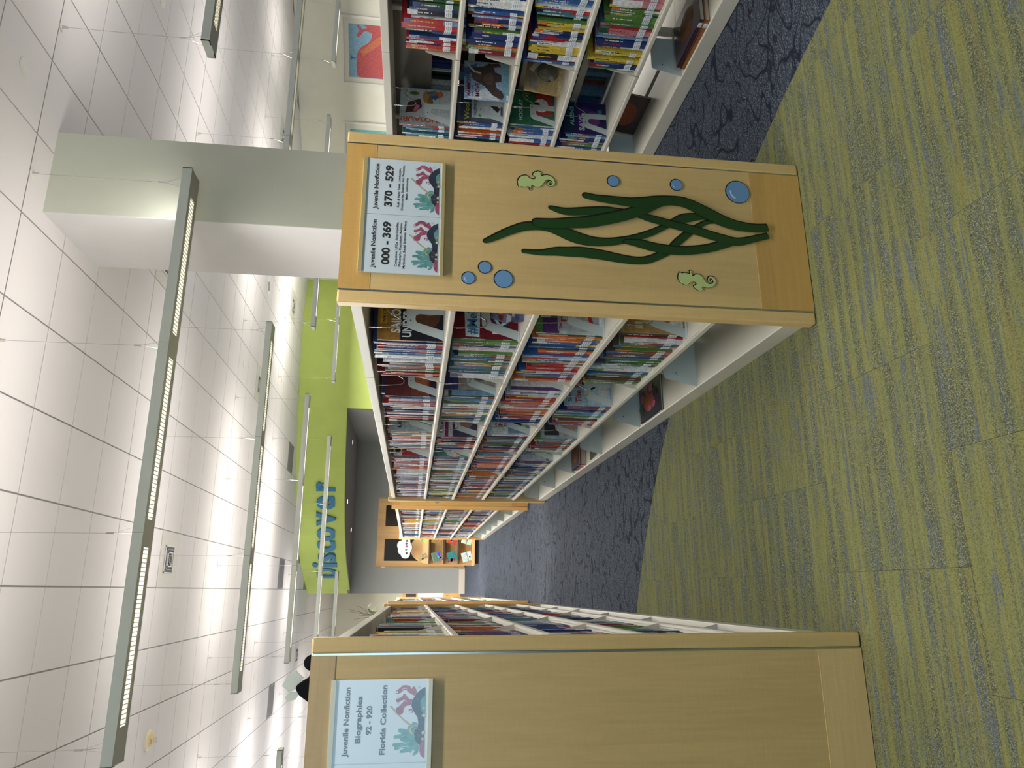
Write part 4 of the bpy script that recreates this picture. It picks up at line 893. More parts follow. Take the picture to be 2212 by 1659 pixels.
BK = (20, 22, 28); WH = (222, 226, 228)
CV = {   # covers that face the camera at the open end of a stack: (case, shelf, bay)
 ('R1', 0, 0): dict(h=0.262, dep=0.215, t=0.011, cover=(26, 30, 52), spine=(170, 120, 40), nm='dark war stories book titled Sailors Under Fire', art=[('r', 0, 0.66, 1, 1, (150, 108, 46)), ('r', 0.02, 0.02, 0.98, 0.64, (24, 24, 36)), ('e', 0.55, 0.25, 0.32, 0.20, (84, 52, 34)), ('e', 0.62, 0.22, 0.12, 0.15, (150, 92, 52)), ('r', 0.7, 0.35, 0.95, 0.6, (96, 110, 70)), ('r', 0.32, 0.86, 0.74, 0.96, (190, 150, 40)), ('t', 'WAR STORIES', 0.34, 0.88, 0.07, BK, 0, 0.38), ('t', 'SAILORS', 0.14, 0.66, 0.19, WH, 0, 0.66), ('t', 'UNDER FIRE', 0.06, 0.49, 0.19, WH, 0, 0.86)]),
 ('R1', 1, 0): dict(h=0.262, dep=0.215, t=0.010, cover=(118, 28, 40), spine=(70, 26, 34), nm='crimson book titled #MeToo', art=[('e', 0.75, 0.9, 0.28, 0.14, (16, 16, 22)), ('p', [(0.03, 0.60), (0.9, 0.58), (0.93, 0.80), (0.5, 0.83), (0.04, 0.81)], (214, 228, 232)), ('r', 0.34, 0.50, 0.95, 0.585, (20, 20, 26)), ('e', 0.42, 0.26, 0.20, 0.14, (60, 70, 90)), ('p', [(0.22, 0.3), (0.5, 0.42), (0.6, 0.2), (0.4, 0.08)], (220, 226, 230)), ('p', [(0.3, 0.28), (0.45, 0.36), (0.5, 0.2), (0.4, 0.14)], (24, 26, 40)), ('r', 0.1, 0.08, 0.16, 0.4, (214, 220, 226)), ('t', '#MeToo', 0.08, 0.64, 0.21, (70, 120, 170), 0, 0.8)]),
 ('R1', 2, 0): dict(h=0.268, dep=0.215, t=0.009, cover=(190, 196, 198), spine=(210, 214, 214), nm='grey comic-style book reading The Day', art=[('r', 0, 0.66, 1, 1, (92, 130, 70)), ('r', 0.3, 0.78, 1, 0.93, (226, 230, 226)), ('r', 0, 0.66, 0.3, 0.9, (92, 50, 110)), ('r', 0.05, 0.02, 1, 0.68, (168, 174, 178)), ('e', 0.5, 0.4, 0.14, 0.1, (150, 140, 112)), ('e', 0.62, 0.3, 0.1, 0.12, (120, 128, 132)), ('p', [(0.2, 0.2), (0.5, 0.26), (0.52, 0.22), (0.2, 0.14)], (168, 40, 44)), ('r', 0.02, 0.0, 0.4, 0.06, (222, 226, 228)), ('t', 'How to Ex', 0.34, 0.81, 0.085, BK, 0, 0.5), ('t', 'The', 0.08, 0.62, 0.06, (160, 40, 44), 0, None), ('t', 'Day', 0.22, 0.52, 0.16, (176, 40, 44), 0, 0.4)]),
 ('R1', 3, 0): dict(h=0.262, dep=0.21, t=0.030, cover=(186, 148, 96), spine=(44, 32, 28), nm='thick tan book with a round starry badge', sticker=True, art=[('r', 0.03, 0.04, 0.97, 0.96, (178, 140, 88)), ('e', 0.52, 0.5, 0.34, 0.3, (206, 190, 140)), ('e', 0.52, 0.5, 0.22, 0.19, (190, 150, 100)), ('p', [(0.52, 0.66), (0.57, 0.54), (0.68, 0.52), (0.58, 0.45), (0.6, 0.34), (0.52, 0.41), (0.42, 0.34), (0.46, 0.46), (0.38, 0.52), (0.48, 0.54)], (170, 70, 56)), ('r', 0.3, 0.80, 1.0, 0.94, (60, 130, 150)), ('e', 0.2, 0.14, 0.13, 0.11, (220, 224, 226)), ('r', 0.1, 0.66, 0.24, 0.78, (210, 196, 150)), ('t', 'STARR', 0.34, 0.68, 0.09, (160, 60, 50), 0.0, 0.3), ('t', 'BA', 0.6, 0.24, 0.10, (160, 60, 50), 0.0, None)]),
 ('R1', 0, 1): dict(h=0.262, dep=0.22, t=0.010, cover=(104, 48, 50), spine=(96, 40, 44), nm='dark red book cover with a fiery sunset', art=[('r', 0, 0, 1, 0.5, (122, 60, 44)), ('e', 0.4, 0.3, 0.3, 0.12, (168, 96, 60)), ('r', 0.0, 0.0, 1, 0.14, (58, 34, 42)), ('e', 0.7, 0.6, 0.25, 0.12, (66, 40, 56)), ('t', '14 C', 0.42, 0.56, 0.16, WH, 0, 0.5)]),
 ('R1', 1, 1): dict(h=0.262, dep=0.22, t=0.012, cover=(150, 146, 140), spine=(84, 62, 120), nm='grey book with violet spine and a blue photograph', art=[('r', 0, 0.72, 1, 1, (70, 60, 116)), ('r', 0.1, 0.06, 1, 0.72, (156, 150, 138)), ('e', 0.55, 0.3, 0.32, 0.22, (88, 92, 128)), ('e', 0.48, 0.36, 0.12, 0.16, (52, 50, 76)), ('r', 0.5, 0.5, 0.9, 0.66, (26, 26, 30))]),
 ('R1', 2, 1): dict(h=0.262, dep=0.21, t=0.010, cover=(206, 208, 204), spine=(90, 60, 110), nm='white picture book with green creature, reading Clo Wh', art=[('r', 0, 0, 0.08, 1, (96, 60, 116)), ('p', [(0.2, 0.62), (0.32, 0.8), (0.42, 0.66), (0.34, 0.55)], (66, 120, 60)), ('p', [(0.22, 0.55), (0.3, 0.68), (0.36, 0.5), (0.24, 0.44)], (160, 40, 44)), ('r', 0.3, 0.02, 0.98, 0.45, (120, 108, 100)), ('e', 0.7, 0.25, 0.22, 0.18, (96, 140, 176)), ('t', 'CLO', 0.4, 0.68, 0.15, (190, 160, 60), 0, 0.42), ('t', 'WH', 0.42, 0.54, 0.15, (190, 160, 60), 0, 0.36)]),
 ('R1', 3, 1): dict(h=0.262, dep=0.23, t=0.009, cover=(150, 178, 196), spine=(110, 140, 168), nm='pale blue book with handwritten red title and black cat', art=[('r', 0.02, 0.02, 0.98, 0.5, (176, 194, 204)), ('e', 0.5, 0.44, 0.1, 0.12, (30, 28, 34)), ('e', 0.56, 0.56, 0.05, 0.06, (30, 28, 34)), ('r', 0.1, 0.08, 0.9, 0.24, (196, 200, 196)), ('t', 'Some', 0.1, 0.84, 0.11, (50, 60, 80), 0, 0.3), ('t', 'The Pages', 0.08, 0.64, 0.17, (160, 50, 50), 0, 0.8)]),
 ('R1', 2, 2): dict(h=0.25, dep=0.2, t=0.012, cover=(150, 170, 160), spine=(120, 140, 170), nm='book reading Ain\'t No Turnin with a jersey picture', art=[('r', 0, 0.55, 1, 1, (206, 216, 216)), ('r', 0.04, 0, 1, 0.55, (110, 140, 176)), ('e', 0.5, 0.3, 0.3, 0.12, (30, 34, 50)), ('r', 0.1, 0.1, 0.5, 0.2, (168, 190, 120)), ('t', "AIN'T", 0.25, 0.84, 0.08, (160, 40, 50), 0, 0.4), ('t', 'NO', 0.25, 0.70, 0.15, (160, 40, 50), 0, 0.4), ('t', 'TURNIN', 0.25, 0.60, 0.08, (160, 40, 50), 0, 0.4)]),
 ('R1', 0, 2): dict(h=0.26, dep=0.21, t=0.010, cover=(168, 178, 184), spine=(190, 196, 200), nm='pale book cover with dark figures, reading Lets', art=[('r', 0.25, 0.05, 0.95, 0.55, (60, 56, 58)), ('e', 0.5, 0.3, 0.2, 0.15, (120, 150, 170)), ('e', 0.7, 0.25, 0.1, 0.1, (70, 110, 70)), ('t', "LET'S", 0.1, 0.74, 0.12, BK, 0, 0.5)]),
 ('R1', 1, 2): dict(h=0.27, dep=0.22, t=0.012, cover=(206, 212, 216), spine=(120, 44, 80), nm='white book with magenta stripe behind a tan bookend', art=[('r', 0, 0.70, 1, 0.78, (140, 44, 88)), ('r', 0, 0, 0.9, 0.6, (70, 66, 90)), ('e', 0.5, 0.3, 0.25, 0.2, (150, 120, 120)), ('t', 'Duet', 0.1, 0.82, 0.13, (140, 44, 60), 0, 0.5)]),
 ('R1', 3, 2): dict(h=0.245, dep=0.2, t=0.010, cover=(168, 180, 182), spine=(120, 130, 140), nm='grey-green book with dark photograph strips', art=[('r', 0.1, 0.5, 0.9, 0.9, (60, 60, 66)), ('r', 0.1, 0.05, 0.9, 0.4, (186, 150, 136))]),
 ('R1', 0, 3): dict(h=0.26, dep=0.21, t=0.010, cover=(150, 44, 48), spine=(150, 48, 52), nm='red book titled Becky with a blue shop front', art=[('r', 0, 0.76, 1, 1, (190, 196, 196)), ('e', 0.2, 0.88, 0.1, 0.08, BK), ('r', 0.2, 0.02, 1, 0.42, (96, 140, 184)), ('r', 0.3, 0.04, 0.6, 0.3, (60, 90, 140)), ('t', 'Becky', 0.15, 0.52, 0.15, WH, 0, 0.6)]),
 ('R1', 1, 3): dict(h=0.26, dep=0.215, t=0.010, cover=(84, 136, 138), spine=(84, 136, 138), nm='teal book with an orange and white oval portrait', art=[('e', 0.42, 0.42, 0.42, 0.34, (206, 212, 208)), ('e', 0.42, 0.28, 0.34, 0.22, (206, 136, 76)), ('p', [(0.3, 0.2), (0.5, 0.5), (0.56, 0.42), (0.4, 0.16)], (90, 58, 42)), ('e', 0.3, 0.86, 0.08, 0.06, (150, 50, 50))]),
 ('R1', 2, 3): dict(h=0.235, dep=0.19, t=0.010, cover=(96, 110, 134), spine=(60, 62, 90), nm='slate blue book with a dark sleeping shape', art=[('e', 0.5, 0.45, 0.4, 0.3, (52, 46, 68))]),
 ('R1', 3, 3): dict(h=0.25, dep=0.2, t=0.012, cover=(168, 182, 196), spine=(150, 60, 50), nm='pale blue book with a gold star and red letters', art=[('r', 0, 0.14, 1, 0.22, (96, 140, 90)), ('p', [(0.3, 0.5), (0.35, 0.4), (0.46, 0.38), (0.38, 0.3), (0.4, 0.2), (0.3, 0.26), (0.2, 0.2), (0.22, 0.31), (0.14, 0.38), (0.25, 0.4)], (206, 164, 70)), ('r', 0.4, 0.55, 0.5, 0.85, (150, 40, 60)), ('r', 0.6, 0.6, 0.7, 0.8, (40, 50, 110))]),
 ('R2', 0, 1): dict(h=0.295, dep=0.25, t=0.016, cover=(176, 186, 188), spine=(120, 60, 50), nm='grey encyclopedia with roaring reptiles, titled Dinosaur!', art=[('r', 0, 0, 0.16, 1, (160, 172, 176)), ('p', [(0.3, 0.9), (0.6, 0.84), (0.72, 0.6), (0.5, 0.56), (0.36, 0.66)], (74, 48, 44)), ('p', [(0.36, 0.74), (0.56, 0.68), (0.52, 0.60), (0.38, 0.64)], (186, 110, 130)), ('e', 0.86, 0.72, 0.05, 0.1, (92, 110, 60)), ('e', 0.78, 0.48, 0.16, 0.07, (176, 120, 60)), ('p', [(0.9, 0.5), (0.97, 0.3), (0.8, 0.16), (0.72, 0.36)], (110, 114, 112)), ('p', [(0.8, 0.42), (0.86, 0.2), (0.7, 0.3)], (60, 90, 140)), ('e', 0.88, 0.2, 0.08, 0.06, (196, 100, 60)), ('e', 0.6, 0.4, 0.2, 0.06, (120, 100, 60)), ('t', 'DINOSAUR!', 0.20, 0.05, 0.155, (176, 76, 40), PI/2, 3.0/1.0*1.1/1.0*0.33)]),
 ('R2', 1, 1): dict(h=0.27, dep=0.24, t=0.012, cover=(84, 92, 104), spine=(38, 46, 100), nm='grey book titled Woolly behind the mammoth book', art=[('r', 0, 0.70, 0.8, 0.92, (64, 74, 90)), ('t', 'Wool', 0.06, 0.74, 0.14, (206, 190, 60), 0, 0.5), ('r', 0.12, 0.05, 0.85, 0.68, (206, 214, 214)), ('t', 'SCIENCE', 0.18, 0.58, 0.08, (50, 54, 60), 0, 0.45), ('p', [(0.3, 0.12), (0.5, 0.3), (0.6, 0.2), (0.4, 0.06)], (50, 50, 52)), ('e', 0.2, 0.5, 0.05, 0.04, (70, 180, 70))]),
 ('R2', 2, 1): dict(h=0.27, dep=0.235, t=0.013, cover=(52, 112, 80), spine=(196, 204, 200), nm='green book titled Hooray for', art=[('e', 0.2, 0.5, 0.06, 0.04, (40, 90, 60)), ('r', 0.3, 0.05, 1, 0.42, (170, 60, 56)), ('e', 0.6, 0.3, 0.2, 0.16, (214, 220, 216)), ('e', 0.62, 0.4, 0.07, 0.07, (60, 40, 36)), ('t', 'HOORAY', 0.12, 0.72, 0.12, (220, 228, 222), 0, 0.62), ('t', 'A!', 0.8, 0.58, 0.11, (206, 190, 70), 0, 0.14)]),
 ('R2', 3, 1): dict(h=0.265, dep=0.22, t=0.012, cover=(44, 34, 88), spine=(84, 50, 110), nm='deep violet space book reading Aliens', art=[('r', 0, 0.75, 1, 1, (24, 44, 70)), ('e', 0.5, 0.5, 0.35, 0.2, (70, 44, 120)), ('e', 0.5, 0.3, 0.25, 0.15, (110, 60, 120)), ('r', 0.5, 0.1, 0.8, 0.2, (60, 130, 130)), ('t', 'ALIENS', 0.25, 0.76, 0.13, (120, 190, 180), 0, 0.6), ('t', 'SAVE', 0.1, 0.52, 0.18, (206, 206, 214), 0, 0.5)]),
}
R1S = [[2.747, 3.62, 4.50, 5.42, 6.17, 6.95], [2.714, 3.557, 4.62, 5.35, 6.11, 6.95], [2.622, 3.43, 4.50, 5.25, 6.20, 6.95], [2.60, 3.723, 4.57, 5.43, 6.10, 7.0]]
for sh in range(4):
    for bay in range(6):
        ys = R1S[sh][bay]; ye = 2.37+(bay+1)*BAY-0.012
        stack('R1', sh, bay, ys, ye, 11, 0.0128, CV.get(('R1', sh, bay)), theme=[['white', 'maroon', 'navy'], ['light blue', 'white', 'green'], ['orange', 'navy', 'red'], ['blue', 'green', 'brown']][sh])
        stack('R1', sh, bay, 2.37+bay*BAY+0.02, 2.37+bay*BAY+0.66, 23, 0.016, far_side=True)
for sh in range(4):
    stack('R2', sh, 0, [2.50, 2.47, 2.45, 2.42][sh], 3.130, 31, [0.0148, 0.0142, 0.0142, 0.0142][sh], theme=[['red', 'navy', 'maroon'], ['navy', 'blue', 'orange'], ['green', 'blue', 'red'], ['green', 'pink', 'white']][sh], hs=(0.22, 0.275))
    stack('R2', sh, 1, [3.73, 3.66, 3.66, 3.70][sh], 4.045, 31, 0.0135, CV.get(('R2', sh, 1)), theme=['navy', 'teal', 'blue'])
    for bay in range(2, 3): stack('R2', sh, bay, 2.231+bay*BAY+0.3, 2.231+(bay+1)*BAY-0.012, 31, 0.017)
    for bay in range(0, 3): stack('R2', sh, bay, 2.231+bay*BAY+(0.03 if bay != 1 else 0.12), 2.231+bay*BAY+(0.75 if bay else 0.86), 37, 0.017, far_side=True)
for sh in range(4):
    for bay in range(6):
        y0 = 2.32+bay*BAY
        th = [['maroon', 'light blue', 'white'], ['purple', 'maroon', 'light blue'], ['blue', 'teal', 'navy'], ['navy', 'black', 'teal']][sh]
        stack('L1', sh, bay, y0+[0.42, 0.30, 0.36, 0.28][sh]*(0.7 if bay % 2 else 1), y0+BAY-0.012, 41, 0.0175, theme=th)
        if sh < 3 and bay == 5: BOOKS[-1].update(h=0.27, t=0.014, spine=[(200, 178, 52), (44, 40, 60), (190, 188, 84)][sh], col=named('yellow'))
for sh in range(4):
    for bay in range(6):
        stack('R3', sh, bay, 9.14+bay*BAY+0.12+0.1*(bay % 3), 9.14+(bay+1)*BAY-0.012, 51, 0.020)
        stack('L3', sh, bay, 9.14+bay*BAY+0.25, 9.14+(bay+1)*BAY-0.012, 53, 0.022)
TITLES = {('R2', 0): ['EARTH MATTERS', 'SCIENCE KIDS', None, 'WILDS OF THE UNITED STATES', None, 'A KID\'S GUIDE'], ('R2', 1): ['PREHISTORIC MAMMALS', 'DISCOVERY'], ('R2', 2): ['UNSEEN JUNGLE', 'RAIN FOREST', 'ZEBRA WOULD'], ('R2', 3): ['THE MAGIC & MYSTERY OF TREES', 'EYEWITNESS TREE', 'SCIENCE KIDS'], ('R1', 3): ["ETHEL'S SONG"], ('R1', 2): ['NATURAL DISASTERS']}
def score(b):
    if b['far']: return 0
    if b['key'] in ('R3', 'L3'): return 0
    x, y = b['fx'], b['y']; r2_ = x*x+y*y; p = project((x, y, b['z']+0.1))
    if not p or p[0] < -10 or p[0] > 1700 or p[1] < -40: return 0
    if b['key'] == 'R2' and y > 3.98: return 0
    if b['key'] == 'R1' and y < 2.4: return 0
    ob = abs(x)/math.sqrt(r2_)
    s = b['t']*b['h']*ob/r2_*1e5
    if b.get('first'): s += 50
    if b['key'] == 'L1': s *= 1.5
    return s
order = sorted(BOOKS, key=score, reverse=True)
real = [b for b in order[:286] if score(b) > 0]; rid = {id(b) for b in real}
CN = {'R1': 'bookcase with seaweed panel', 'R2': 'bookcase behind the seaweed one', 'L1': 'biographies bookcase'}
BN = ['nearest', 'second', 'third', 'fourth', 'fifth', 'sixth']
cnt = {}
for key_, ts in TITLES.items():
    cand = sorted([b for b in real if (b['key'], b['sh']) == key_ and b['bay'] == 0 and not b.get('first') and b['t'] > 0.0125], key=lambda b: -b['y'])
    for i, tt in enumerate(ts):
        j = 2*i+1
        if tt and j < len(cand):
            b = cand[j]; b['t'] = b['t']; lum = sum(s2l(b['col'][0]))/3
            b['spine'] = b['col'][0]; b['title'] = (tt, (226, 228, 224) if lum < 0.3 else (34, 34, 40), min(0.0095, b['t']*0.62)); b['nm2'] = tt
per = {}
for b in sorted(real, key=lambda b: (b['key'], b['sh'], b['bay'], -b['y'] if b['key'] == 'R2' and b['bay'] == 0 else b['y'])):
    kk = (b['key'], b['sh'], b['bay']); n = per.get(kk, 0); per[kk] = n+1
    ref = 'from shelf post' if (b['key'] == 'R2' and b['bay'] == 0) else 'from stack front'
    sz = 'thick' if b['t'] > 0.017 else ('slim' if b['t'] < 0.009 else 'tall' if b['h'] > 0.262 else 'short' if b['h'] < 0.232 else '')
    o = real_book(b)
    if b.get('nm'): o['label'] = b['nm']+', cover facing out'
    else: o['label'] = ('%s %s book, %s %s, %s shelf, %s bay, %s' % (sz, b['col'][2], ordinal(n), ref, SHN[b['sh']], BN[b['bay']], CN[b['key']])).strip()
    if len(o['label'].split()) > 16: o['label'] = ('%s book, %s %s, %s shelf, %s bay, %s' % (b['col'][2], ordinal(n), ref, SHN[b['sh']], BN[b['bay']], CN[b['key']]))
    o['category'] = 'book'; o['group'] = 'books on the %s shelf of the %s' % (SHN[b['sh']], CN[b['key']])
# the remaining, smaller-looking books: one object
rest = MB()
for b in BOOKS:
    if id(b) in rid: continue
    base, bands, r = spine_bands(b); h, t, dep, d = b['h'], b['t'], b['dep'], b['d']; X, Y, Z = b['fx'], b['y'], b['z']
    if b.get('cover'): base = s2l(b['cover'])
    if b.get('spine'): bands = [(0, 1, s2l(b['spine']))]
    x0, x1 = sorted((X+0.002*d, X+dep*d)); rest.box(x0, x1, Y, Y+t, Z, Z+h-0.001, 0, base)
    x0, x1 = sorted((X, X+0.002*d))
    for a, c, col in bands: rest.box(x0, x1, Y, Y+t, Z+a*h, Z+c*h, 0, col)
    x0, x1 = sorted((X+0.003*d, X+(dep-0.003)*d)); rest.box(x0, x1, Y+0.001, Y+t-0.001, Z+h-0.001, Z+h, 0, s2l((206, 200, 184)))
    if not b['far']:
        x0, x1 = sorted((X, X-0.0004*d)); zz = Z+0.030+r.uniform(-0.003, 0.003); rest.box(x0, x1, Y+0.0004, Y+t-0.0004, zz, zz+0.034, 0, s2l((232, 240, 246)))
rest.obj('distant_books', BOOK, None, colour=True, kind='stuff', label='hundreds of small far-off book spines packed on the shelves of all the bookcases', category='books')

# bookends, wire supports and dividers
TANP = mat('tan_enamel', (142, 134, 118), 0.4)
for key, S in (('R1', R1S), ):
    for sh in range(4):
        for bay in range(5):
            y = S[sh][bay]
            bn = '%s shelf, %s bay of the seaweed bookcase' % (SHN[sh], BN[bay])
            book_end_plate(key, sh, bay, y-0.0008, 'pale A-shaped bookend, '+bn)
            wire_support(key, sh, y-(0.11 if bay == 0 else 0.17), 'bent steel wire support, '+bn)
for sh, y in ((0, 3.728), (1, 3.658), (2, 3.658), (3, 3.698)):
    bn = '%s shelf, bay nearest the column side of the rear bookcase' % SHN[sh]
    book_end_plate('R2', sh, 1, y-0.0008, 'pale A-shaped bookend, '+SHN[sh]+' shelf of the bookcase behind the seaweed one')
    wire_support('R2', sh, y-0.15, 'bent steel wire support, '+SHN[sh]+' shelf of the bookcase behind the seaweed one')
wire_support('R2', 1, 2.80, 'bent steel wire support hanging before the green jungle cover')
for k in range(6): divider('R1', 2.37+(k+1)*BAY-0.058, 0.0816, 'grey enamel divider on the empty base shelf, %s bay, seaweed bookcase' % BN[k])
for k in range(2): divider('R2', [3.12, 3.99][k], 0.0816, 'grey enamel divider on the base shelf %s, rear bookcase' % ['beside the dark leaning books', 'next to the brown flat book'][k])
for k in range(6): divider('R3', 9.14+(k+1)*BAY-0.058, 0.0816, 'grey enamel divider on base shelf, %s bay of second right bookcase' % BN[k])
for k in range(6): divider('L1', 2.32+(k+1)*BAY-0.03, 0.0816, 'cream slanted divider plate on the base shelf, %s bay, biographies bookcase' % BN[k], fx=CASES['L1']['fx']-0.006)

# single display books
def display_book(name_label, x, y, z, dep, h, t, cover, art, rot=None, spine=None):
    rec = dict(key='R2', sh=0, bay=0, k=0, y=y, t=t, z=z, h=h, dep=dep, fx=x, d=1, col=PAL[0], seed=5, far=False, cover=cover, spine=spine or cover, art=art, sticker=False, title=None)
    o = real_book(rec)
    for ch in list(o.children):
        if ch.name.startswith('spine_title'): bpy.data.objects.remove(ch)
    o['label'] = name_label; o['category'] = 'book'
    if rot: o.rotation_euler = rot
    return o
display_book('square picture book Mammoths on the Move standing face out', 2.605, 3.40, R2T[1]+0.0006, 0.245, 0.246, 0.010, (146, 172, 198),
    [('p', [(0, 0.2), (0.3, 0.5), (0.1, 0.9), (0, 0.9)], (206, 216, 226)), ('p', [(0.1, 0.0), (0.4, 0.3), (0.35, 0.6), (0.2, 0.3)], (196, 210, 224)), ('p', [(0.55, 1), (0.8, 1), (0.95, 0.7), (0.8, 0.75)], (70, 110, 160)),
     ('r', 0, 0, 1, 0.13, (120, 170, 190)), ('p', [(0.02, 0.16), (0.12, 0.36), (0.35, 0.55), (0.5, 0.80), (0.72, 0.86), (0.82, 0.80), (0.86, 0.6), (0.96, 0.4), (0.99, 0.22), (0.9, 0.16), (0.86, 0.34), (0.74, 0.30), (0.68, 0.16), (0.5, 0.16), (0.46, 0.3), (0.32, 0.26), (0.24, 0.14), (0.1, 0.1)], (76, 62, 58)),
     ('e', 0.62, 0.72, 0.14, 0.12, (92, 76, 70)), ('e', 0.55, 0.45, 0.16, 0.12, (96, 80, 72)), ('p', [(0.98, 0.42), (0.90, 0.52), (0.92, 0.46), (0.9, 0.40)], (60, 48, 46)),
     ('p', [(0.66, 0.62), (0.70, 0.80), (0.86, 0.92), (0.98, 0.97), (0.84, 0.86), (0.74, 0.76), (0.70, 0.62)], (214, 200, 170)),
     ('t', 'MAMMOTHS', 0.05, 0.86, 0.125, (128, 40, 48), 0, 0.66), ('t', 'ON THE', 0.05, 0.79, 0.06, (60, 90, 130), 0, 0.3), ('t', 'MOVE', 0.05, 0.66, 0.13, (128, 40, 48), 0, 0.36), ('r', 0.0, 0.0, 0.14, 0.05, (220, 226, 230))])
display_book('tan book with a grey beaver cover leaning out from the shelf', 2.612, 3.33, R2T[2]+0.0346, 0.232, 0.205, 0.010, (158, 136, 92),
    [('e', 0.6, 0.42, 0.28, 0.3, (98, 94, 84)), ('e', 0.5, 0.5, 0.18, 0.16, (120, 116, 104)), ('e', 0.42, 0.3, 0.09, 0.07, (136, 132, 120)), ('e', 0.36, 0.34, 0.02, 0.02, BK), ('p', [(0.8, 0.5), (1, 0.2), (1, 0.7)], (72, 68, 60)), ('r', 0.0, 0.0, 0.9, 0.1, (176, 160, 120)),
     ('p', [(0.52, 0.82), (0.86, 0.62), (0.92, 0.72), (0.6, 0.94)], (216, 216, 210)), ('t', "DON'T", 0.10, 0.78, 0.13, (110, 116, 140), 0.12, 0.36), ('t', 'BOTHER', 0.06, 0.66, 0.13, (110, 116, 140), 0.12, 0.42)], rot=(0.0, 0.13, 0.0))
# flat oversize books on the base shelf of the rear case
for (lab, x, y, z, sx, sy, sz, c, yaw) in (('large brown oversize book lying flat on the base shelf', 2.645, 2.73, 0.0816, 0.26, 0.345, 0.022, (150, 96, 52), 0.0), ('dark purple oversize book lying on the brown one', 2.655, 2.74, 0.1042, 0.25, 0.33, 0.022, (62, 44, 56), 0.02), ('maroon oversize book with pale edge leaning at the back of the base shelf', 2.870, 3.60, 0.0816, 0.20, 0.36, 0.012, (66, 34, 38), 0.0),
        ('dark floral book lying flat on the base shelf, second bay of the seaweed bookcase', 0.953, 3.715, 0.0816, 0.205, 0.375, 0.012, (42, 44, 46), 0.0), ('red box-like book lying flat on the base shelf, fourth bay', 0.955, 5.56, 0.0816, 0.215, 0.30, 0.040, (176, 38, 44), 0.0), ('dark comic book lying on top of the red box-like book', 0.957, 5.58, 0.1220, 0.21, 0.27, 0.014, (62, 54, 62), 0.03),
        ('green and orange book lying flat on the base shelf, seaweed bookcase', 0.975, 5.14, 0.0816, 0.18, 0.24, 0.012, (78, 84, 56), 0.05)):
    t = empty('oversize_book', (x, y, z), label=lab, category='book'); t.rotation_euler = (0, -1.42 if 'maroon' in lab else 0, yaw)
    m = MB(); c_ = s2l(c); m.box(0, sx, 0, sy, 0, 0.002, 0, c_); m.box(0, sx, 0, sy, sz-0.002, sz, 0, c_); m.box(0, 0.003, 0, sy, 0, sz, 0, c_); m.obj('cover', BOOK, t, colour=True)
    box('page_block', PAGES, (0.004, sx-0.004, 0.004, sy-0.004, 0.002, sz-0.002), t)
    m = MB(); m.face([((0.5+0.3*math.cos(q*PI/9))*sx, (0.5+0.3*math.sin(q*PI/9))*sy, sz+0.0003) for q in range(18)], 0, s2l((120, 76, 40)) if 'purple' in lab else s2l((150, 80, 50)))
    if 'floral' in lab:
        rf = random.Random(2)
        for q in range(14):
            px, py, pr = rf.uniform(0.03, sx-0.03), rf.uniform(0.03, sy-0.03), rf.uniform(0.012, 0.03)
            m.face([(px+pr*math.cos(w*PI/5), py+pr*1.4*math.sin(w*PI/5), sz+0.0005+q*0.0001) for w in range(10)], 0, s2l(rf.choice([(150, 66, 100), (52, 74, 52), (96, 46, 76), (40, 54, 44), (180, 90, 120)])))
    m.obj('cover_picture', PRINT, t, colour=True)
    m = MB(); m.box(-0.0004, 0, 0.02, 0.05, 0.002, sz-0.001, 0, s2l((210, 216, 220))); m.obj('call_number_label', PRINT, t, colour=True)
# plastic-wrapped set hanging by the crimson book
t = empty('plastic_book_bag', (0.99, 2.56, R1T[1]+0.0006), label='crumpled clear plastic bag with red and blue print beside the crimson book', category='bag')
rb = random.Random(5); m = MB(); NX, NZ = 9, 9; grid = []
for i in range(NX):
    for j in range(NZ):
        a, b = i/(NX-1), j/(NZ-1); grid.append((a*0.17, rb.uniform(-0.012, 0.012)+0.02*math.sin(a*6+b*4), b*(0.13-0.03*a)+rb.uniform(-0.003, 0.003)*(j > 0)))
cl = [s2l(c) for c in ((150, 160, 176), (178, 90, 90), (96, 110, 150), (190, 190, 196), (150, 60, 66))]
for side in (0, 0.012):
    for i in range(NX-1):
        for j in range(NZ-1):
            q = [grid[i*NZ+j], grid[(i+1)*NZ+j], grid[(i+1)*NZ+j+1], grid[i*NZ+j+1]]
            m.face([(p[0], p[1]+side, p[2]) for p in q], 0, rb.choice(cl))
m.obj('wrapped_print', mat_book('glossy_bag', 0.12), t, colour=True)
MB().box(0.01, 0.06, -0.006, 0.004, 0.118, 0.13).obj('clip', BLACK, t)

# ------------------------------------------------------------------ pictures, lettering, far things
P0 = Vector((10.984, 12.456, 0)); DV = Vector((-0.67962, 0.73356, 0)); NV = Vector((-0.73356, -0.67962, 0))
FRM = mat('white_picture_frame', (232, 230, 220), 0.4, noise=0.02); MATT = mat('cream_mount', (220, 218, 200), 0.7, noise=0.01)
def wall3(s_, z, d): p = P0+DV*s_+NV*d; return (p.x, p.y, z)
def wquad(mb, s0, s1, z0, z1, d, col): mb.face([wall3(s0, z0, d), wall3(s1, z0, d), wall3(s1, z1, d), wall3(s0, z1, d)], 0, col)
def wslab(s0, s1, z0, z1, d0, d1):
    mb = MB(); pts = [wall3(a, b, c) for c in (d0, d1) for a, b in ((s0, z0), (s1, z0), (s1, z1), (s0, z1))]
    mb.v += pts
    for q in ((0, 3, 2, 1), (4, 5, 6, 7), (0, 1, 5, 4), (1, 2, 6, 5), (2, 3, 7, 6), (3, 0, 4, 7)): mb.f.append(list(q)); mb.m.append(0); mb.c.append((1, 1, 1))
    return mb
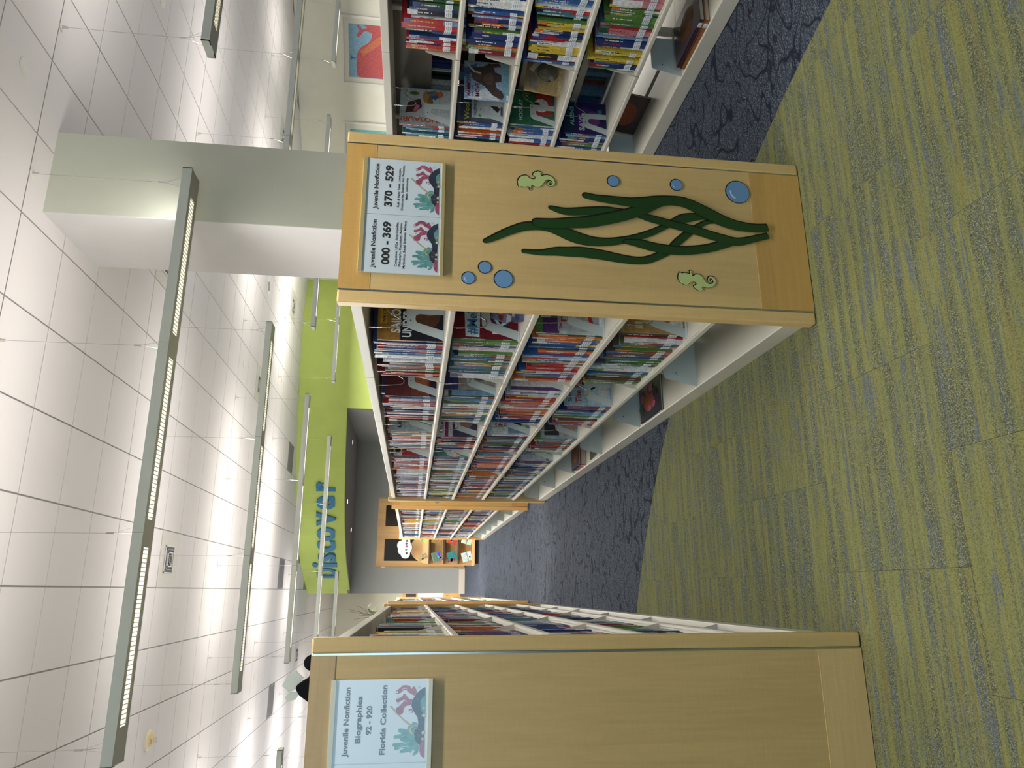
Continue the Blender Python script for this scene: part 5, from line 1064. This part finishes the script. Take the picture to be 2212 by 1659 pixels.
def picture(s0, s1, z0, z1, label, shapes, bg):
    t = empty('framed_picture', (0, 0, 0), label=label, category='picture', group='framed sea prints on the white wall')
    wslab(s0+0.04, s1-0.04, z0+0.04, z1-0.04, 0.0, 0.012).obj('mount_board', MATT, t)
    fr = MB()
    for a, b, c, d in ((s0, s0+0.045, z0, z1), (s1-0.045, s1, z0, z1), (s0+0.045, s1-0.045, z0, z0+0.045), (s0+0.045, s1-0.045, z1-0.045, z1)):
        q = wslab(a, b, c, d, 0, 0.03); n = len(fr.v); fr.v += q.v
        for f in q.f: fr.f.append([n+i for i in f]); fr.m.append(0); fr.c.append((1, 1, 1))
    fr.obj('frame', FRM, t)
    m = MB(); wquad(m, s0+0.15, s1-0.15, z0+0.15, z1-0.15, 0.0125, s2l(bg)); pr = m.obj('print', PRINT, t, colour=True)
    for i, (nm, poly, c) in enumerate(shapes):
        m = MB(); m.face([wall3(a, b, 0.0130+0.0005*i) for a, b in poly], 0, s2l(c)); m.obj(nm, PRINT, pr, colour=True)
WH_ = [(-0.063, 2.887), (-0.078, 2.823), (0.012, 2.787), (-0.005, 2.70), (-0.055, 2.60), (-0.078, 2.45), (-0.078, 2.33), (0.925, 2.33), (0.928, 2.8), (0.921, 2.885), (0.88, 2.915), (0.825, 2.922), (0.65, 2.925), (0.505, 2.91), (0.45, 2.90), (0.398, 2.87), (0.34, 2.80), (0.30, 2.744), (0.25, 2.67), (0.204, 2.633), (0.14, 2.605), (0.098, 2.605), (0.06, 2.64), (0.045, 2.70), (0.05, 2.765), (0.10, 2.80), (0.158, 2.895), (0.10, 2.91), (0.03, 2.85)]
WH_ = [(-0.0745, 2.78), (-0.02, 2.70), (0.012, 2.787), (-0.063, 2.887), (-0.05, 2.91), (0.02, 2.875), (0.05, 2.855), (0.10, 2.90), (0.15, 2.905), (0.17, 2.88), (0.12, 2.82), (0.055, 2.77), (0.045, 2.70), (0.07, 2.62), (0.11, 2.60), (0.204, 2.633), (0.25, 2.67), (0.30, 2.744), (0.34, 2.81), (0.398, 2.872), (0.45, 2.90), (0.505, 2.91), (0.65, 2.925), (0.825, 2.922), (0.90, 2.91), (0.926, 2.87), (0.926, 2.33), (-0.0745, 2.33)]
picture(-0.226, 1.085, 2.12, 3.225, 'framed print of a large coral red whale on a blue sea', [('whale', WH_, (196, 92, 92)), ('whale_speckle', [(0.10, 2.42), (0.42, 2.84), (0.52, 2.80), (0.25, 2.40)], (206, 120, 84)), ('water_spout', [(0.56, 2.93), (0.545, 3.0), (0.50, 3.04), (0.55, 3.05), (0.56, 3.02), (0.58, 3.05), (0.62, 3.04), (0.58, 3.0), (0.57, 2.93)], (84, 124, 146))], (136, 178, 200))
picture(1.84, 3.15, 2.12, 3.225, 'second framed sea print, half hidden behind the seaweed bookcase end', [('fish', circle(2.30, 2.95, 0.07, 12, 0.04), (200, 110, 96)), ('fish_tail', [(2.37, 2.95), (2.44, 3.0), (2.44, 2.90)], (200, 110, 96)), ('shell', circle(2.7, 2.98, 0.04, 10), (220, 200, 150))], (120, 186, 190))

# raised lettering: Discover
DB = mat('blue_letter_acrylic', (58, 130, 176), 0.5, noise=0.02)
LT = [('D', (0.373, 19.327), (0.587, 18.918), 3.292, 0.49), ('i', (0.618, 18.858), (0.712, 18.68), 3.284, None), ('s', (0.742, 18.621), (0.904, 18.313), 3.275, None), ('c', (0.944, 18.256), (1.179, 18.01), 3.266, None), ('o', (1.189, 18.0), (1.469, 17.707), 3.262, None), ('v', (1.499, 17.676), (1.798, 17.445), 3.258, None), ('e', (1.838, 17.422), (2.149, 17.24), 3.254, None), ('r', (2.238, 17.187), (2.436, 17.071), 3.262, None)]
for ch, a, b, z, _ in LT:
    a = Vector((*a, 0)); b = Vector((*b, 0)); dx = (b-a); w_ = dx.length; dx.normalize(); nn = Vector((dx.y, -dx.x, 0))
    up = Vector((0, 0, 1)); Z = dx.cross(up); o0 = a+Vector((0, 0, z))+Z*0.045
    mw = Matrix(((dx.x, 0, Z.x, o0.x), (dx.y, 0, Z.y, o0.y), (dx.z, 1, Z.z, o0.z), (0, 0, 0, 1)))
    lo = text('wall_letter', ch, 0.665, DB, mw, None, ext=0.030, bold=0.020, label='raised blue letter %s of the word Discover on the lime wall' % ch, category='letter', group='letters of the word Discover')
    xs = [v.co.x for v in lo.data.vertices]; x0, x1 = min(xs), max(xs); sc = w_*0.97/(x1-x0)
    ys = max(v.co.y for v in lo.data.vertices); sy = {'D': 0.49, 'i': 0.57}.get(ch, 0.415)/ys
    for v in lo.data.vertices: v.co.x = (v.co.x-x0)*sc; v.co.y = max(0.0, v.co.y*sy) if ch in 'scoe' else v.co.y*sy
# boat-shaped shelf with wrapped books, in front of the double doors
KR = mat('kraft_board', (196, 156, 104), 0.6, noise=0.06, nscale=5); DKB = mat('dark_shelf_board', (52, 38, 34), 0.6)
bt = empty('boat_shelf', (0.89, 16.3, 0), label='tan boat-shaped display shelf with dark boards in front of the doors', category='display shelf')
arch = [(0.33*math.sin(t*PI/2/12)*1.0, 1.02+0.46*math.cos(t*PI/2/12)) for t in range(13)]
ol = [(-x, z) for x, z in reversed(arch)]+arch[1:]+[(0.35, 0.5), (0.36, 0.085), (-0.36, 0.085), (-0.35, 0.5)]
MB().prism(ol, XZ, 0.18, 0.20).obj('back_board', KR, bt)
for z in (1.07, 0.75, 0.43): MB().box(-0.335, 0.335, -0.14, 0.18, z-0.012, z+0.008).obj('shelf_board', DKB, bt)
MB().box(-0.36, 0.36, -0.17, 0.20, 0.085, 0.115).obj('bottom_tray', KR, bt); MB().box(-0.36, 0.36, -0.19, -0.17, 0.085, 0.15).obj('tray_lip', KR, bt)
MB().box(-0.33, 0.33, -0.14, 0.18, 0.0, 0.085).obj('plinth', BLACK, bt)
rb = random.Random(9)
SETN = ['yellow-tied slim', 'white ribbon', 'brown', 'glossy grey', 'orange-brown', 'black and white', 'blue-tied cream', 'white tied']
SC_ = [(150, 140, 60), (150, 110, 100), (150, 96, 70), (96, 104, 120), (170, 100, 50), (66, 70, 66), (206, 196, 140), (190, 190, 180)]
for k in range(8):
    row, side = k//2, k % 2
    z = [1.0785, 0.7585, 0.4385, 0.1155][row]; n = 5; ang = (0.30 if side == 0 else -0.30)*(1.5 if row == 0 else 1)
    sx_ = 0.10 if row else 0.055
    t = empty('tied_book_set', (0.89+(0.15 if side == 0 else -0.15), 16.20, z+0.034), label='%s bundle of small books on the boat shelf, %s of its tiers' % (SETN[k], ['topmost', 'second', 'third', 'lowest'][row]), category='book bundle', group='book bundles on the boat shelf')
    t.rotation_euler = (0, ang, 0)
    hh = [0.20, 0.215, 0.21, 0.21][row]
    for i in range(n):
        m = MB(); c = SC_[k]; c = tuple(min(255, max(0, v+rb.randint(-40, 40))) for v in c)
        m.box(-sx_, sx_, -0.06+i*0.014, -0.047+i*0.014, 0, hh+rb.uniform(-0.01, 0.01), 0, s2l(c))
        if i == 0:
            for q in range(5): a0 = rb.uniform(-sx_, sx_*0.3); z0 = rb.uniform(0.02, hh*0.7); m.face([(a0, -0.0605, z0), (a0+sx_*0.5, -0.0605, z0), (a0+sx_*0.5, -0.0605, z0+hh*0.2), (a0, -0.0605, z0+hh*0.2)], 0, s2l(tuple(min(255, max(0, v+rb.randint(-80, 90))) for v in SC_[k])))
        m.obj('book', BOOK, t, colour=True)
    MB().box(-sx_-0.001, sx_+0.001, -0.063, 0.01, hh*0.45, hh*0.50).obj('ribbon', mat('ribbon_blue', (80, 104, 150), 0.5), t)
# cloud sign above it
cl = empty('cloud_sign', (0.89, 16.12, 1.60), label='white cloud-shaped sign with small icons above the boat shelf', category='sign')
pts = []
for cx, cz, r, a0, a1 in ((-0.13, -0.02, 0.10, 100, 280), (-0.0, -0.05, 0.11, 230, 310), (0.12, -0.02, 0.10, 260, 440), (0.05, 0.06, 0.10, 20, 110), (-0.06, 0.05, 0.09, 70, 160)):
    for t in range(7): a = math.radians(a0+(a1-a0)*t/6); pts.append((cx+r*math.cos(a), cz+r*math.sin(a)))
cl_b = MB().prism([(x*1.06, z*1.06) for x, z in pts], XZ, 0.003, 0.008).obj('cloud_border', BLACK, cl)
MB().prism(pts, XZ, -0.002, 0.003).obj('cloud_board', mat('sign_white', (176, 175, 178), 0.5), cl)
for i, (x, c) in enumerate(((-0.12, (40, 40, 44)), (-0.045, (60, 130, 66)), (0.025, (190, 44, 60)), (0.085, (44, 60, 80)), (0.14, (60, 60, 66)))):
    m = MB().prism(circle(x, -0.045+0.01*(i % 2), 0.024, 12), XZ, -0.004, -0.002, 0, s2l(c)); m.obj('icon', PRINT, cl, colour=True)
MB().tube([(0, 0.006, -0.16), (0, 0.006, 0.16)], 0.004, 6).obj('holder_rod', ALU, cl)
MB().box(-0.02, 0.02, 0.0, 0.30, -0.135, -0.120).obj('mounting_arm', ALU, cl)
# wooden display board at the far end of the left bookcases
kd = empty('display_cabinet', (-0.36, 22.0, 0), label='wooden display board with dark picture and white poster beyond the left bookcases', category='display board')
q = MB().box(-0.32, 0.29, 0, 0.4, 0, 1.68).obj('body', WOODZ, kd); q.color = wc((206, 162, 96))
box('dark_picture', mat('dark_print', (60, 40, 44), 0.4), (-0.25, 0.27, -0.006, -0.001, 1.29, 1.58), kd)
box('white_poster', PAPER, (-0.3, 0.3, -0.004, -0.001, 0.50, 1.24), kd); box('latch', ALU, (0.2, 0.23, -0.02, -0.001, 0.36, 0.42), kd)
# potted plant with dry stalks on the second left bookcase
pp = empty('potted_plant', (-0.30, 9.45, 1.6625), label='potted plant with dry brown stalks and green leaves on the second left bookcase', category='plant')
MB().lathe((0, 0, 0), [(0.05, 0), (0.07, 0.10), (0.075, 0.105), (0.065, 0.105), (0.06, 0.09)], 20).obj('pot', mat('terracotta', (150, 96, 66), 0.7), pp)
STK = mat('dry_stalk', (96, 56, 44), 0.7); LFM = mat('leaf_green', (96, 128, 60), 0.5, noise=0.15); rb = random.Random(4)
for i in range(9):
    a = rb.uniform(0, 2*PI); l = rb.uniform(0.25, 0.45); dx, dy = math.cos(a)*rb.uniform(.03, .14), math.sin(a)*rb.uniform(.03, .14)
    MB().tube([(0, 0, 0.08), (dx*0.3, dy*0.3, 0.08+l*0.45), (dx, dy, 0.08+l)], [0.004, 0.003, 0.0015], 5).obj('stalk', STK, pp)
for i in range(10):
    a = rb.uniform(0, 2*PI); r_ = rb.uniform(0.10, 0.24); h_ = rb.uniform(0.06, 0.2); c, s_ = math.cos(a), math.sin(a); m = MB(); prev = None
    for k in range(6):
        u = k/5; w_ = 0.018*math.sin(PI*(u*0.9+0.08)); r0 = r_*u; z = 0.10+h_*math.sin(PI*u*0.75)
        A = (r0*c-w_*s_, r0*s_+w_*c, z); B = (r0*c+w_*s_, r0*s_-w_*c, z)
        if prev: m.face([prev[0], prev[1], B, A])
        prev = (A, B)
    m.obj('leaf', LFM, pp)
# black plush figure lying on top of the biographies bookcase
pf = empty('plush_figure', (-0.30, 2.58, 1.6625), label='black plush animal with pale fins on top of the biographies bookcase', category='toy')
PL = mat('black_plush', (16, 15, 20), 0.95, spec=0.1, bump=0.4, nscale=120); FN = mat('pale_fin_felt', (186, 194, 184), 0.7)
def blob(name, c, r, m_, parent, n=14):
    m = MB(); prof = []
    for i in range(n):
        a = -PI/2+PI*(i+0.5)/n; prof.append((r[0]*math.cos(a), r[2]*math.sin(a)))
    m.lathe((0, 0, 0), prof, 18); m.v = [(x+c[0], y*r[1]/r[0]+c[1], z+c[2]) for x, y, z in m.v]
    return m.obj(name, m_, parent, smooth=True)
body = MB(); P_ = [(-0.075, 0.0), (-0.078, 0.035), (-0.066, 0.050), (-0.052, 0.052), (-0.02, 0.098), (0.0, 0.112), (0.012, 0.108), (0.028, 0.080), (0.032, 0.06), (0.03, 0.03), (0.02, 0.0)]
body.prism(P_, XZ, -0.035, 0.035).obj('body', PL, pf, bevel=0.012)
blob('head', (0.075, 0, 0.065), (0.026, 0.024, 0.030), PL, pf); MB().tube([(0.02, 0, 0.06), (0.05, 0, 0.058), (0.066, 0, 0.062)], [0.02, 0.012, 0.010], 10).obj('neck', PL, pf, smooth=True)
for a in (-1, 1): blob('foot', (0.034, a*0.03, 0.014), (0.022, 0.018, 0.014), PL, pf)
MB().prism([(0.0, 0.105), (-0.012, 0.135), (0.006, 0.158), (0.04, 0.142), (0.05, 0.118), (0.03, 0.092)], XZ, 0.0, 0.006).obj('fin', FN, pf)
MB().prism([(-0.015, 0.10), (-0.035, 0.112), (-0.042, 0.138), (-0.028, 0.146), (-0.012, 0.13)], XZ, 0.0, 0.006).obj('fin', FN, pf)
MB().prism([(-0.095, 0.05), (-0.066, 0.045), (-0.04, 0.075), (-0.01, 0.105), (-0.03, 0.096), (-0.07, 0.06)], XZ, 0.036, 0.042).obj('pale_edge', FN, pf)
